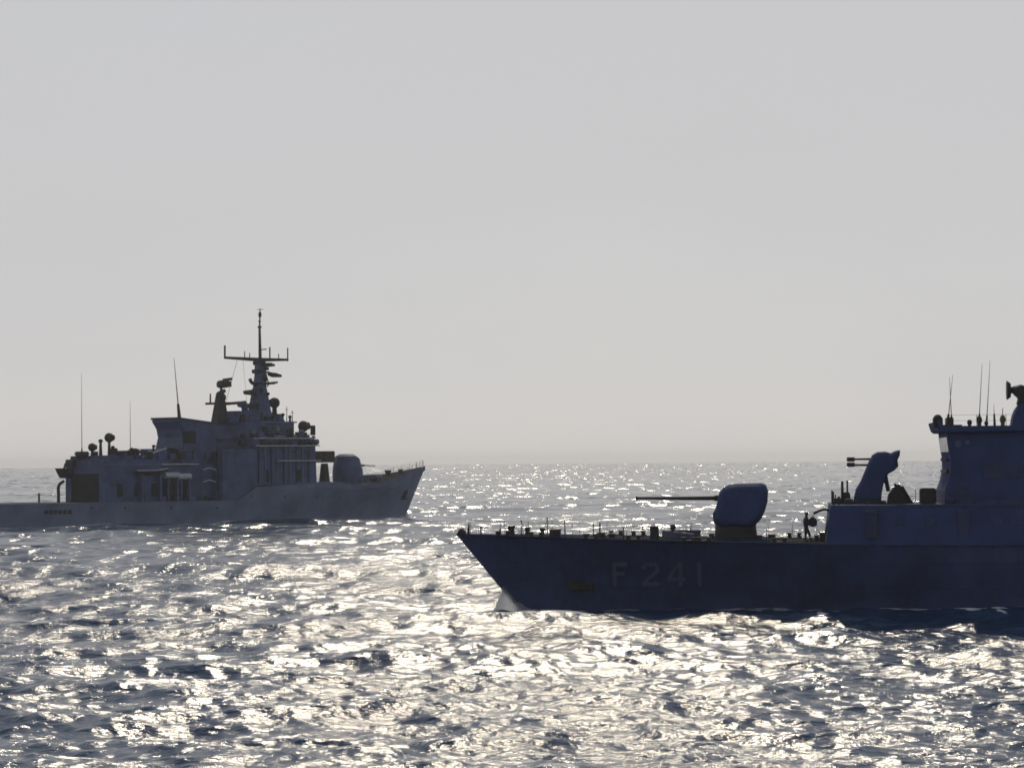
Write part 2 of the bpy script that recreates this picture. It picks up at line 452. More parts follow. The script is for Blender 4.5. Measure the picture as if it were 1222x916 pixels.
# doors, vents, pipes on the port side of the deckhouse
for px, w_, nm in ((1040, .7, 'watertight_door'), (1150, .7, 'watertight_door')):
    x, _ = N(px, 640, 6.8); MB().box(x-w_/2, x+w_/2, 6.55, 6.86, 4.75, 6.45).build(nm, 'navy_hull', house, bevel=.02)
for px in (1075, 1110, 1190, 1212):
    x, z = N(px, 622, 6.7); MB().box(x-.3, x+.3, 6.45, 6.76, z-.2, z+.2).build('vent', 'navy_hull', house)
MB().box(-82, fx0-4.4, 6.50, 6.82, 4.55, 4.68).build('strake', 'navy_hull', house)
MB().box(-80, fx0-4.2, 6.45, 6.60, dh_top-.10, dh_top+.05).build('coaming', 'navy_hull', house)
# life raft canisters on the rail (inboard)
# clutter rising off the front of the deckhouse roof
railing(near, [(-34.2, 6.3, dh_top), (fx1-4.2, 6.3, dh_top), (fx1-.2, 5.5, dh_top), (fx1-.2, -5.5, dh_top), (fx1-4.2, -6.3, dh_top), (-34.2, -6.3, dh_top)], .8, 1.7, .022, 3)
for px, top, lat, r in ((993.5, 587, 2, .06), (997, 590, -1, .05), (1005, 574, 0.5, .10), (1011, 573, .5, .07), (1001, 592, 3, .09), (1014, 590, -2, .05)):
    x, z = N(px, top, lat); MB().tube((x, lat, dh_top-.02), (x, lat, z), r, r*.8).build('post', 'dark', near)
for p0, p1, top, lat in ((992, 1004, 594, 0), (1006, 1014, 587, .5), (1008, 1018, 595, 2.2)):
    x0, z = N(p0, top, lat); x1, _ = N(p1, top, lat); MB().box(x0, x1, lat-.5, lat+.5, dh_top-.02, z).build('ready_use_locker', 'dark', near, bevel=.03)
# boom and ladder forward of the deckhouse
pts = [N(970.5, 612.5, 3), N(976, 610, 3), (N(982, 607.5, 3)), N(986.5, 607.5, 3), N(992, 611, 3)]
MB().line([(a, 3, b) for a, b in pts], .085, 8).build('davit_boom', 'dark', near)
mb = MB()
a, b = N(989, 620, 4), N(983, 642, 4)
for lat in (3.7, 4.2): mb.tube((a[0], lat, a[1]), (b[0], lat, b[1]-.1), .05)
for k in range(1, 5): q = (lerp(a[0], b[0], k/5), lerp(a[1], b[1], k/5)); mb.tube((q[0], 3.7, q[1]), (q[0], 4.2, q[1]), .03)
mb.build('ladder', 'dark', near)
for a_ in ((978, 984, 636, 2.0), (972, 977, 639, 1.2)): locker(*a_)

# --- close-in weapon mount: leaning turret with twin paired barrels to the left
cp = [(1018.5, 602), (1019, 594), (1021.5, 583), (1027, 574), (1032, 562), (1037, 550), (1041, 542.5), (1047, 539), (1056, 538.5), (1063, 540.5), (1068, 537.8), (1073.8, 536.5), (1073.5, 543), (1070.5, 549),
      (1072, 556), (1067, 561), (1060, 565), (1055.5, 572), (1053.5, 580), (1052, 588), (1051, 602)]
prof = [N(a, b, 0) for a, b in cp]
cw = MB().loft(prof, [(-1.15, .80), (-.95, .95), (-.6, 1), (.6, 1), (.95, .95), (1.15, .80)]).build('close_in_gun', 'navy', near, bevel=.04)
for lat in (-.28, .28):
    for py in (547.5, 554.5):
        x0, z = N(1042, py, 0); x1, _ = N(1013, py, 0)
        MB().tube((x0, lat, z), (x1, lat, z), .075, .06, 10).build('gun_barrel', 'dark', cw)
for py in (548, 554.3):
    x0, z = N(1010.5, py); x1, _ = N(1020, py); MB().box(x0, x1, -.42, .42, z-.14, z+.14).build('muzzle_clamp', 'dark', cw, bevel=.03)
a, b = N(1056, 568), N(1060, 586); MB().tube((a[0], .3, a[1]), (b[0], .3, b[1]), .16, .12).build('stay', 'navy', cw)
x0, z = N(1035, 602); MB().disc_drum((x0, 0, dh_top-.02), 1.25, .22, 1.15, 24).build('mount_ring', 'dark', cw)
# decoy launcher: slanted tubes
for lat in (-.5, 0, .5):
    pass
dl = MB().prism([N(1058, 602.5), N(1060, 590), N(1066, 581), N(1071, 580), N(1080, 592), N(1087, 602.5)], -.8, .8).build('decoy_launcher', 'dark', near, bevel=.03)
for k, (a, b) in enumerate((((1068, 577), (1082, 601)), ((1072, 578), (1085, 601)), ((1076, 580), (1089, 602)))):
    for lat in (-.55, 0, .55):
        p, q = N(*a), N(*b); MB().tube((p[0], lat, p[1]), (q[0], lat, q[1]), .085, .085, 10).build('launch_tube', 'dark', dl)
x0, z = N(1097.5, 582, 3); x1, _ = N(1116.5, 582, 3)
hr = MB().box(x0, x1, 2.2, 3.8, dh_top-.02, z).build('hose_reel_box', 'dark', near, bevel=.07)
MB().tube(((x0+x1)/2, 3.78, (z+dh_top)/2), ((x0+x1)/2, 3.95, (z+dh_top)/2), .32, .32, 18).build('reel', 'dark', hr)

# --- bridge
bz1 = N(1160, 510.5, 5.0)[1]; bz2 = N(1160, 517, 5.0)[1]
bp = [(1126.5, 603.5), (1127.5, 585), (1131.5, 574), (1134.5, 560), (1134, 545), (1131.5, 531), (1129.5, 512)]
fr = [N(a, b, 5.0) for a, b in bp]
AFT = -50.0
bridge = MB().prism([(AFT, dh_top-.02)] + [(a, b) for a, b in fr] + [(AFT, bz1)], -5.3, 5.3).build('bridge', 'navy', near)
# roof slab with wing tips
rx = N(1121, 512, 5.3)[0]
roof = MB().prism([(AFT-.2, bz1-.05), (N(1124, 516, 5)[0], bz1-.25), (rx, bz1-.1), (N(1117.5, 505, 5)[0], bz1+.42), (N(1121, 504, 5)[0], bz1+.46), (N(1126, 509, 5)[0], bz1+.13), (AFT-.2, bz1+.12)], -5.9, 5.9).build('bridge_roof', 'navy', near, bevel=.03)
# navigation lamp box at the wing tip
x, z = N(1120, 503.5, 5.2); MB().box(x-.25, x+.35, 4.9, 5.6, z-.35, z+.28).ball((x+.05, 5.25, z+.2), .28, 1, 12, 8).build('signal_lamp', 'dark', near, bevel=.04)
# front windows across the bridge and side windows (recessed dark glass in frames)
def front_x(z):
    p = sorted([(b, a) for a, b in fr]); return interp(p, z)
zt = bz1 - .55; zb = bz1 - 1.45
for k in range(9):
    y0 = -4.9 + k*1.09
    wf = MB().add([(front_x(zb)+.04, y0, zb), (front_x(zb)+.04, y0+.95, zb), (front_x(zt)+.04, y0+.95, zt), (front_x(zt)+.04, y0, zt),
                   (front_x(zb)-.1, y0, zb), (front_x(zb)-.1, y0+.95, zb), (front_x(zt)-.1, y0+.95, zt), (front_x(zt)-.1, y0, zt)],
                  [(0, 1, 2, 3), (0, 3, 7, 4), (1, 5, 6, 2), (3, 2, 6, 7), (0, 4, 5, 1), (4, 7, 6, 5)]).build('bridge_window', 'glass', bridge)
for px, py, s in ((1143.3, 529.3, .20), (1154.5, 527.6, .13)):
    x, z = N(px, py, 5.3)
    f = MB().tube((x, 5.28, z), (x, 5.34, z), s+.05, s+.05, 18).build('porthole', 'navy_hull', bridge)
    MB().tube((x, 5.33, z), (x, 5.352, z), s, s, 18).build('pane', 'number', f)  # paler colour stands for bright sky showing through the glass
# lookout fittings that break the front edge (platform ribs)
for py in (548, 562, 575, 584):
    x, z = N(1130, py, 2.0); MB().box(x-.55, x+.12, -3.5, 3.5, z-.10, z+.10).build('front_platform', 'dark' if py in (562, 584) else 'navy', bridge, bevel=.02)
# recessed gallery: its shade is painted as a darker band on the side
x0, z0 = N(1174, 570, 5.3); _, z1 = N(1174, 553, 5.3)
MB().box(-44, x0, 5.2, 5.36, z0, z1).build('recess_shade_band', 'navy_hull', bridge, bevel=.02)
MB().box(-46, N(1128, 600, 5.3)[0], 5.2, 5.42, N(1150, 602, 5.3)[1], N(1150, 597, 5.3)[1]).build('deck_strake', 'navy_hull', bridge)
x, z = N(1146, 588, 5.3); MB().box(x-.35, x+.35, 5.2, 5.36, z-.75, z+.6).build('watertight_door', 'navy_hull', bridge, bevel=.03)
x, z = N(1135, 595, 5.9); MB().ball((x, 5.7, z-.1), .28, 1.2, 12, 8).build('fender', 'navy_hull', near)
# roof fittings
RZ = bz1 + .1
railing(near, [(AFT+1, 5.6, RZ), (N(1130, 509, 5)[0], 5.6, RZ)], .7, 1.8, .018, 2)
for a, b, lat in (((1130.5, 500), (1137, 447), 4.0), ((1136, 500), (1133, 450), -2.0), ((1168, 500), (1172, 434), 3.0), ((1177, 505), (1181.5, 430), -3.0), ((1187, 506), (1186, 482), 2)):
    p, q = N(a[0], a[1], lat), N(b[0], b[1], lat)
    whip(near, (p[0], lat, RZ), (q[0], lat, q[1]), .035, .8)
x0, z = N(1128.5, 498, 1); x1, _ = N(1137, 498, 1)
MB().box(x0, x1, 0, 2, RZ-.02, z).build('antenna_coupler', 'dark', near, bevel=.05)
for px, top, wpx, mt in ((1157, 500.5, 6, 'dark'), (1168.5, 496, 7, 'dark'), (1177, 502, 5, 'dark'), (1196.5, 495, 7, 'yellow')):
    x, z = N(px, top, .5); r = wpx/18.7/2
    MB().disc_drum((x, .5, RZ-.02), r*.8, (z-RZ)*.5, r*.6, 12).ball((x, .5, RZ+(z-RZ)*.62), r, (z-RZ)*.4/r, 12, 8).build('roof_sensor', mt, near)
x, z = N(1196.5, 487, .5); MB().tube((x, .5, RZ), (x, .5, z), .025).build('post', 'dark', near)
MB().box(N(1143, 505)[0], N(1122, 505)[0], -2, 4.5, RZ-.02, RZ+.12).build('roof_grating', 'dark', near)
# fire control director
dr = MB().prism([N(1206, 509), N(1208, 497), (N(1211, 489)), N(1216, 482), N(1228, 480), N(1232, 509)], -1.0, 1.0).build('director', 'navy', near, bevel=.05)
p = N(1206, 465.5); q = N(1214, 465)
MB().tube((p[0]+.25, 0, p[1]), (p[0], 0, p[1]), .62, .45, 24).tube((p[0]+.02, 0, p[1]), (q[0], 0, q[1]), .2, .3, 12).build('radar_dish', 'dark', dr)
MB().loft([N(1209, 470), N(1210, 461), N(1217, 458.5), N(1224, 461), N(1226, 473), N(1222, 483), N(1213, 483), N(1215, 475)], [(-.6, .85), (-.4, 1), (.4, 1), (.6, .85)]).build('sensor_head', 'dark', dr, bevel=.04)
# --- the rest of the ship, beyond the right edge of the photograph
MB().box(-47, -43, -2.2, 2.2, RZ-.02, RZ+6, .6).build('mast_tower', 'navy', near)
MB().tube((-45, 0, RZ+5.8), (-45, 0, RZ+13), .3, .12).tube((-45, -4, RZ+7), (-45, 4, RZ+7), .1).build('main_mast', 'navy', near)
MB().box(-45.3, -44.2, -1.8, 1.8, RZ+8, RZ+9.2, .2).build('search_radar', 'dark', near)
MB().prism([(-66, dh_top-.02), (-55, dh_top-.02), (-56, dh_top+6), (-64.5, dh_top+6.4)], -2.8, 2.8).build('funnel', 'navy', near)
MB().prism([(-81, dh_top-.02), (-67, dh_top-.02), (-67.5, dh_top+2.6), (-81, dh_top+2.6)], -5, 5).build('hangar', 'navy', near)
MB().box(-109.5, -82.1, -5.6, 5.6, 4.1, 4.32).build('flight_deck', 'deck', near)

# ================================================================== THE CREWMAN
def nworld(x_, y_, z_):
    c_, s_ = math.cos(NHEAD), math.sin(NHEAD)
    return (NO[0] + x_*c_ - y_*s_, NO[1] + x_*s_ + y_*c_, z_)
def person(px, foot_py, lat):
    xl, _ = N(px, foot_py, lat); zf = nd(-xl)
    hx = nworld
    root = thing('person', 'sailor standing with legs apart on the foredeck of the navy blue frigate', 'person', hx(xl, lat, zf), NHEAD - R(180))
    # skeleton in metres, facing +x (aft, to the right of the picture)
    V = [((0, 0, .95), .15), ((.01, 0, 1.12), .14), ((.02, 0, 1.32), .165), ((.02, 0, 1.47), .11), ((.03, 0, 1.56), .06), ((.05, 0, 1.66), .085), ((.045, 0, 1.78), .08),
         ((0, .10, .90), .10), ((-.02, .16, .50), .072), ((-.05, .18, .10), .05), ((.10, .19, .04), .045),
         ((0, -.10, .90), .10), ((.20, -.15, .50), .072), ((.30, -.17, .10), .05), ((.44, -.18, .04), .045),
         ((.02, .22, 1.44), .072), ((-.10, .32, 1.22), .052), ((.16, .30, 1.10), .036), ((.24, .28, 1.09), .034),
         ((.02, -.22, 1.44), .072), ((.10, -.30, 1.20), .052), ((.33, -.20, 1.12), .036), ((.41, -.18, 1.11), .034),
         ((.135, 0, 1.665), .018)]
    E = [(0, 1), (1, 2), (2, 3), (3, 4), (4, 5), (5, 6), (0, 7), (7, 8), (8, 9), (9, 10), (0, 11), (11, 12), (12, 13), (13, 14),
         (2, 15), (15, 16), (16, 17), (17, 18), (2, 19), (19, 20), (20, 21), (21, 22), (5, 23)]
    for hi, sgn in ((18, 1), (22, -1)):
        c = Vector(V[hi][0])
        for k in range(4):
            b = len(V); off = (k-1.5)*.020
            ln = (.032, .037, .035, .028)[k]
            V.append(((c.x+.045, c.y + off, c.z-.005), .009)); V.append(((c.x+.045+ln, c.y+off, c.z-.02), .008)); V.append(((c.x+.045+ln*1.3, c.y+off, c.z-.045), .007))
            E += [(hi, b), (b, b+1), (b+1, b+2)]
        b = len(V)
        V.append(((c.x+.02, c.y - sgn*.045, c.z+.01), .010)); V.append(((c.x+.05, c.y - sgn*.06, c.z-.005), .008)); E += [(hi, b), (b, b+1)]
    me = bpy.data.meshes.new('body'); me.from_pydata([v[0] for v in V], E, []); me.update()
    o = bpy.data.objects.new('body', me); COL.objects.link(o); o.parent = root
    md = o.modifiers.new('Skin', 'SKIN')
    if not me.skin_vertices: me.attributes  # layer made by the modifier
    lay = me.skin_vertices[0].data if me.skin_vertices else None
    if lay is None:
        bpy.context.view_layer.objects.active = o
        bpy.ops.object.modifier_remove(modifier='Skin') if False else None
    if lay:
        for i, v in enumerate(V): lay[i].radius = (v[1]*(1.3 if v[1] > .03 else 1), v[1]*(1.3 if v[1] > .03 else 1))
        lay[0].use_root = True
    sb = o.modifiers.new('Sub', 'SUBSURF'); sb.levels = 1; sb.render_levels = 1
    me.materials.append(M['cloth'])
    MB().ball((.045, 0, 1.76), .115, .85, 14, 8).box(.05, .19, -.07, .07, 1.735, 1.75).build('cap', 'dark', root, smooth=False)
    MB().loft([(-.13, 1.05), (-.15, 1.25), (-.12, 1.45), (.10, 1.47), (.19, 1.35), (.20, 1.12), (.14, 1.04)], [(-.27, .9), (-.2, 1.15), (.2, 1.15), (.27, .9)]).build('life_vest', 'vest', root, bevel=.02)
    for s_ in (1, -1): MB().ball((.128, s_*.032, 1.685), .012, 1, 8, 6).build('eye', 'light', root)
    return root
man = person(962, 643, 2.2)
# bag carried at the waist
bx_, bz_ = N(970, 622.5, 2.2)
bag = MB().loft([(-.24, -.24), (-.28, 0), (-.2, .24), (0, .32), (.2, .22), (.28, -.02), (.2, -.26), (0, -.32)], [(-.17, .75), (-.1, 1), (.1, 1), (.17, .75)]).tube((-.10, 0, .28), (0, 0, .42), .02).tube((0, 0, .42), (.10, 0, .28), .02).build('kit_bag', 'dark', None, bevel=.02)
bag.location = nworld(bx_, 2.2, bz_)
bag['label'] = 'dark round kit bag held in front of the sailor on the foredeck'; bag['category'] = 'bag'

# ================================================================== THE FAR FRIGATE
FD = 505.0
FO = ((507-611)/FPX*FD, FD, 0.0)
FHEAD = R(45)
far = thing('frigate', 'distant grey blue frigate at left with tall mast and wide funnel', 'warship', FO, FHEAD)
F = survey(FO, FHEAD)
def fx(px, py, lat): return F(px, py, lat)
def f_edge(px, py, lat): x, z = F(px, py, lat); return (-x, z)
tipz = F(507, 556)[1]
f_sheer = [(0, tipz)] + [f_edge(a, b, c) for a, b, c in ((498, 561, -1.8), (488, 567, -3.2), (472, 573, -4.6), (450, 577, -5.6), (425, 578, -6.1), (395, 574.5, -6.45), (350, 577.5, -6.45), (312, 581, -6.45))]
s_step = f_edge(312, 581, -6.45)[0]
f_sheer += [(s_step + 3.0, f_edge(290, 596.5, -6.45)[1]), f_edge(180, 598.5, -6.45), f_edge(75, 600, -6.2), (123, f_edge(0, 601, -6)[1])]
w0 = F(484, 616); 
f_stem = [(-4.5, -w0[0]+2.5), (0, -w0[0]+.2), (tipz, 0), (tipz+1, -.6)]
FH = Hull(123, 12.9, f_sheer, f_stem, 34, 48)
ssf = sorted(set([0, .3, .8] + [i*1.5 for i in range(1, 40)] + [s_step-.05, s_step, s_step+.75, s_step+1.5, s_step+2.2, s_step+3.0, s_step+3.1] + [60+i*3.5 for i in range(18)] + [123]))
FH.build(ssf, 12, 'far_hull', far)
def fd(s): return FH.zd(s)
for sg in (1, -1):
    MB().line([(-s, sg*(FH.half(s, fd(s))+.01), fd(s)-.02) for s in ssf if s > .3 and not (s_step-1 < s < s_step+3.2)], .05, 5).build('deck_edge_strip', 'far_hull', far)
# bow rails; the port one has a solid canvas dodger
def fdp(s, side): return (-s, side*max(.05, FH.half(s, fd(s))-.2), fd(s))
for side in (1, -1):
    railing(far, [fdp(s, side) for s in (.6, 3, 6, 10, 14, 19, 24)], 1.1, 1.7, .03, 3)
pp = [fdp(s, 1) for s in (.3, 3, 6, 10, 14, 18)]
tops = [F(506.5, 556, .2), F(497, 557, 2), F(486, 558.5, 3.4), F(470, 560.5, 4.6), F(455, 563, 5.4), F(440, 566, 6)]
mb = MB()
for k in range(len(tops)-1):
    s0, s1 = -tops[k][0], -tops[k+1][0]
    y0, y1 = max(.1, FH.half(s0, fd(s0))-.2), max(.1, FH.half(s1, fd(s1))-.2)
    mb.add([(-s0, y0, tops[k][1]-.75), (-s1, y1, tops[k+1][1]-.75), (-s1, y1, tops[k+1][1]), (-s0, y0, tops[k][1]),
            (-s0, y0-.06, tops[k][1]-.75), (-s1, y1-.06, tops[k+1][1]-.75), (-s1, y1-.06, tops[k+1][1]), (-s0, y0-.06, tops[k][1])],
           [(0, 1, 2, 3), (7, 6, 5, 4), (3, 2, 6, 7), (0, 4, 5, 1)])
mb.build('rail_dodger', 'dark', far)
# windlass and breakwater on the forecastle
for px, lat, w_, h_ in ((452, 0, 1.0, 1.1), (463, 1, .8, 1.2), (478, 0, .6, .9), (446, -2, .7, .8)):
    x, _ = F(px, 570, lat); zb = fd(-x)-.05
    MB().disc_drum((x, lat, zb), w_*.9, h_*.3, w_*.6, 14).disc_drum((x, lat, zb+h_*.3), w_*.5, h_*.5, w_*.7, 14).disc_drum((x, lat, zb+h_*.8), w_*.8, h_*.2, w_*.7, 14).build('windlass', 'dark', far)
xb = F(440, 578, 0)[0]; zb = fd(-xb)
mb = MB()
for sg in (1, -1):
    mb.add([(xb+1.5, 0, zb-.1), (xb-1.5, sg*5.2, zb-.2), (xb-1.5, sg*5.2, zb+1.0), (xb+1.5, 0, zb+1.3), (xb+1.35, 0, zb-.1), (xb-1.65, sg*5.2, zb-.2), (xb-1.65, sg*5.2, zb+1.0), (xb+1.35, 0, zb+1.3)],
           [(0, 1, 2, 3), (7, 6, 5, 4), (3, 2, 6, 7), (1, 5, 6, 2)])
mb.build('breakwater', 'far_hull', far)
# anchors and hawse pockets
ax, az = F(484, 590, -1.6)
for sg in (1, -1):
    hb = FH.half(-ax, az)
    pk = MB().loft([(ax-.8, az-.9), (ax+.5, az-.8), (ax+.9, az+.9), (ax-.3, az+.9)], [(sg*(hb-.5), 1), (sg*(hb+.08), 1), (sg*(hb+.2), .7)]).build('anchor_pocket', 'boot', far)
    MB().tube((ax-.2, sg*(hb+.25), az-.7), (ax+.3, sg*(hb+.35), az+.7), .12).tube((ax-.6, sg*(hb+.2), az-.5), (ax+.5, sg*(hb+.2), az-.7), .14).build('anchor', 'dark', pk)
# fairing patches low on the hull forward and freeing ports by the quarterdeck
for px in (55, 60.5, 66, 71.5, 77, 83):
    x, z = F(px, 610.5, -6.0); hb = FH.half(-x, z)
    MB().box(x-.35, x+.35, -hb-.05, -hb+.2, z-.35, z+.35).build('mooring_port', 'boot', far, bevel=.05)
for px in (110, 150, 205, 260, 300, 340, 380, 410):
    x, z = F(px, 606 if px < 290 else 592, -6.3); hb = FH.half(-x, z)
    MB().tube((x, -hb+.15, z), (x, -hb-.03, z), .2, .2, 12).build('scuttle', 'boot', far)

# --- main gun
gp = [(397, 580), (395, 566), (396.5, 552), (399, 544), (403, 541), (414, 541), (425, 544), (432.5, 549), (434, 560), (434.5, 574), (433, 582)]
prof = [F(a, b, 0) for a, b in gp]
cx = sum(p[0] for p in prof)/len(prof)
# the shield is a squat dome: lathe of its half width
zt_, zb_ = F(415, 541)[1], fd(-cx)-.05
hw = (434-395)/2/FPX*480
dome = [(hw*.97, zb_), (hw*1.0, zb_+1.2), (hw*.98, zb_+2.6), (hw*.93, zb_+3.6), (hw*.80, zt_-.45), (hw*.55, zt_-.08), (hw*.2, zt_)]
mb = MB(); n = 28
vs = []
for r, z in dome: vs += [(cx + r*math.cos(2*math.pi*i/n)*(1.0), r*math.sin(2*math.pi*i/n)*.92, z - (0.95*max(0, math.cos(2*math.pi*i/n)-.1) if z > zb_+2.6 else 0)) for i in range(n)]
fs = [((j)*n+i, j*n+(i+1) % n, (j+1)*n+(i+1) % n, (j+1)*n+i) for j in range(len(dome)-1) for i in range(n)] + [tuple(range((len(dome)-1)*n, len(dome)*n)), tuple(range(n-1, -1, -1))]
fg = mb.add(vs, fs).build('main_gun', 'far_upper', far, smooth=False)
gz = F(436, 555)[1]
MB().tube((cx+hw*.8, 0, gz), (cx+hw+1, 0, gz), .26, .2, 12).tube((cx+hw+1, 0, gz), (cx+hw+3.6, 0, gz-.1), .11, .08, 10).build('gun_barrel', 'far_upper', fg)
MB().disc_drum((cx, 0, zb_-.02), hw*1.06, .35, hw*1.06, 28).build('gun_base', 'far_upper', fg)

# --- superstructure blocks.  left edge of a block = its after port corner, right edge = its forward starboard corner
def fblock(name, pl, pr, top, wid, base=None, mat='far_upper', taper=0.0, parent=None, bevel=.04, lean=0.0):
    xa = F(pl, top, wid)[0]; xf = F(pr, top, -wid)[0]
    if xf < xa + .8: xf = xa + .8
    zt = F((pl+pr)/2, top, -wid)[1]
    zb = (fd(-(xa+xf)/2) if base is None else base) - .05
    mb = MB().add([(xa, -wid, zb), (xf, -wid, zb), (xf, wid, zb), (xa, wid, zb), (xa+taper+lean, -wid+taper, zt), (xf-taper, -wid+taper, zt), (xf-taper, wid-taper, zt), (xa+taper+lean, wid-taper, zt)],
                  [(3, 2, 1, 0), (4, 5, 6, 7), (0, 1, 5, 4), (1, 2, 6, 5), (2, 3, 7, 6), (3, 0, 4, 7)])
    return mb.build(name, mat, parent or far, bevel=bevel), xa, xf, zb, zt

# hangar and after structure
hang, xa, xf, zb, zt = fblock('hangar', 78, 190, 548, 5.2)
HZ = zt
dx = xa
MB().box(dx-.06, dx+.1, -3.6, 3.6, zb+.1, zb+4.6).build('hangar_door', 'deck', hang)
MB().box(xa, xf, -5.28, -5.1, zt-.9, zt-.75).build('strake', 'far_hull', hang)
fblock('upper_hangar_deck', 93, 186, 543, 4.0, base=HZ)
H2 = F(140, 543, -4)[1]
# after platform and its crane leg at the extreme left
p = F(71, 561, 4.8); q = F(88, 561, 4.8)
pl = MB().prism([F(70.5, 558.5, 5), F(88, 561, 5), F(88, 571, 5), F(76, 570, 5), F(72, 562, 5)], 3.2, 6.2).build('after_platform', 'dark', far, bevel=.05)
a = [F(76, 574, 5), F(71.5, 577, 5), F(69.5, 581, 5), F(69.8, 588, 5)]
zf_ = fd(-a[3][0])
MB().line([(u, 5, v) for u, v in a] + [(a[3][0], 5, zf_-.05)], .26, 8).build('platform_leg', 'dark', pl)
MB().line([(F(76, 560, 5)[0], 5, F(76, 560, 5)[1]), (F(78, 553, 5)[0], 5, F(78, 553, 5)[1]), (F(84, 552, 5)[0], 5, F(84, 552, 5)[1]), (F(89, 560, 5)[0], 5, F(89, 560, 5)[1])], .16, 6).build('platform_hoop', 'dark', pl)
for px in (86, 92):
    x, z = F(px, 548 if px == 86 else 544, 3); MB().box(x-.5, x+1.2, 2.2, 4.2, HZ-1.2, z).build('deck_locker', 'dark', far, bevel=.1)
x, z = F(97.5, 538.5, 2); MB().box(x-.9, x+1.0, 1.1, 2.9, H2-.1, z).build('searchlight_box', 'dark', far, bevel=.2)
for px, py, r, lat, btm in ((110, 533.5, .68, 2.0, 546), (130.3, 522, .78, 0, 540)):
    x, z = F(px, py, lat)
    o = MB().tube((x, lat, H2-.1), (x, lat, z-r*.6), .28, .2, 10).build('director', 'dark', far)
    MB().ball((x, lat, z), r, 1, 16, 10).tube((x+r*.7, lat, z), (x+r*1.05, lat, z), r*.5, r*.62, 14).build('radar_dish', 'dark', o)
x, z = F(120, 524, 1); MB().tube((x, 1, H2-.1), (x, 1, z-.5), .3, .2, 8).ball((x, 1, z-.25), .38, .8, 10, 6).build('stub_mast', 'dark', far)
x, z = F(68, 0, 0)[0], 0
for px, top, lat in ((97.3, 445, 1.5), (155.3, 478, 1.0)):
    x, z = F(px, top, lat); whip(far, (x, lat, H2-.1), (x, lat, z), .07, 1.2)
# decoy and canister rows on the hangar roof
x0, z = F(138, 537.5, 1.5); x1, _ = F(167, 537.5, -1.5)
MB().box(x0, x1, -1.5, 1.5, z-.45, z).build('launcher_platform', 'dark', far, bevel=.05)
for px in (141, 147, 153, 159, 164):
    x, _ = F(px, 540, 0); MB().tube((x, 0, H2-.1), (x, 0, z-.3), .22).build('platform_post', 'dark', far)
x, z = F(168, 537, 0); MB().box(x-.8, x+1, -1, 1, H2-.1, z-.1).tube((x-.5, 0, z-.3), (x+1.8, 0, z-.9), .3).build('small_gun', 'dark', far, bevel=.1)
# sloping deck edge rising to the funnel; a pale tube paints its lit line
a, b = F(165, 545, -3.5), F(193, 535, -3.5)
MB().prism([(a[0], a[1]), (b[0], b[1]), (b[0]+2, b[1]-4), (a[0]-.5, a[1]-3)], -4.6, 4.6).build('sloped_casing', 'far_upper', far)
MB().tube((a[0], -4.7, a[1]+.05), (b[0], -4.7, b[1]+.05), .12).build('casing_lit_edge', 'light', far)
# boats and rafts on the starboard side amidships
def boat(p0, p1, py, lat, L, wd, nm, mat):
    x0, z = F(p0, py, lat); mb = MB(); ns = 14; vs = []; k = 7
    for i in range(ns+1):
        t = i/ns; b_ = wd/2*(1-(2*max(0, t-.35)/1.3)**2.4) if t > .35 else wd/2*lerp(.85, 1, t/.35)
        zk = .25*max(0, t-.5)**1.5*3
        for j in range(k):
            a_ = math.pi*j/(k-1)
            vs.append((x0 + L*t, lat + b_*math.cos(a_), z - .75*math.sin(a_)*(.4+.6*b_/(wd/2)) + zk))
    fs = [(i*k+j, (i+1)*k+j, (i+1)*k+j+1, i*k+j+1) for i in range(ns) for j in range(k-1)] + [(i*k, i*k+k-1, (i+1)*k+k-1, (i+1)*k) for i in range(ns)] + [tuple(range(k)), tuple(ns*k+j for j in range(k-1, -1, -1))]
    mb.add(vs, fs)
    o = mb.build(nm, mat, None, smooth=False)
    o.parent = None
    g = MB()
    for sg in (1, -1):
        g.line([(vs[i*k + (0 if sg > 0 else k-1)][0], vs[i*k + (0 if sg > 0 else k-1)][1], vs[i*k + (0 if sg > 0 else k-1)][2]+.04) for i in range(ns+1)], .09, 6)
    return o, g, z
bt, g, bzz = boat(160, 195, 561.5, -5.4, 6.8, 2.0, 'ship_boat', 'deck')
g.build('gunwale', 'light', bt)
bt.location = FO; bt.rotation_euler = (0, 0, FHEAD)
bt['label'] = 'small dark boat with pale gunwale stowed on the starboard side of the distant frigate'; bt['category'] = 'boat'
bx0 = F(160, 562, -5.4)[0]
MB().box(bx0+1, bx0+1.4, -6.2, -4.4, fd(-bx0)-.05, bzz-.6).box(bx0+4.6, bx0+5, -6.2, -4.4, fd(-bx0)-.05, bzz-.6).build('boat_cradle', 'far_upper', far)
# deck house below the boats
fblock('midship_house', 150, 262, 553.5, 4.2)
for p0, p1, py in ((196, 214, 567), (212, 228, 568.5)):
    x0, z = F(p0, py, -5.2); x1 = F(p1, py, -5.2)[0]
    c = MB().tube((x0, -5.2, z), (x1-.2, -5.2, z), .5, .5, 14).build('life_raft', 'light', None)
    c.location = FO; c.rotation_euler = (0, 0, FHEAD)
    c['label'] = ('pale life raft canister on the distant frigate, the one nearer its boat' if p0 == 196 else 'pale life raft canister on the distant frigate, the one farther from its boat'); c['category'] = 'life raft'; c['group'] = 'life raft canisters on the distant frigate'
    MB().box(x0+.3, x0+.6, -5.7, -4.1, fd(-x0)-.05, z-.3).box(x1-.8, x1-.5, -5.7, -4.1, fd(-x0)-.05, z-.3).build('raft_cradle', 'far_upper', far)
a, b = F(192, 554, -4.6), F(236, 553.5, -4.6)
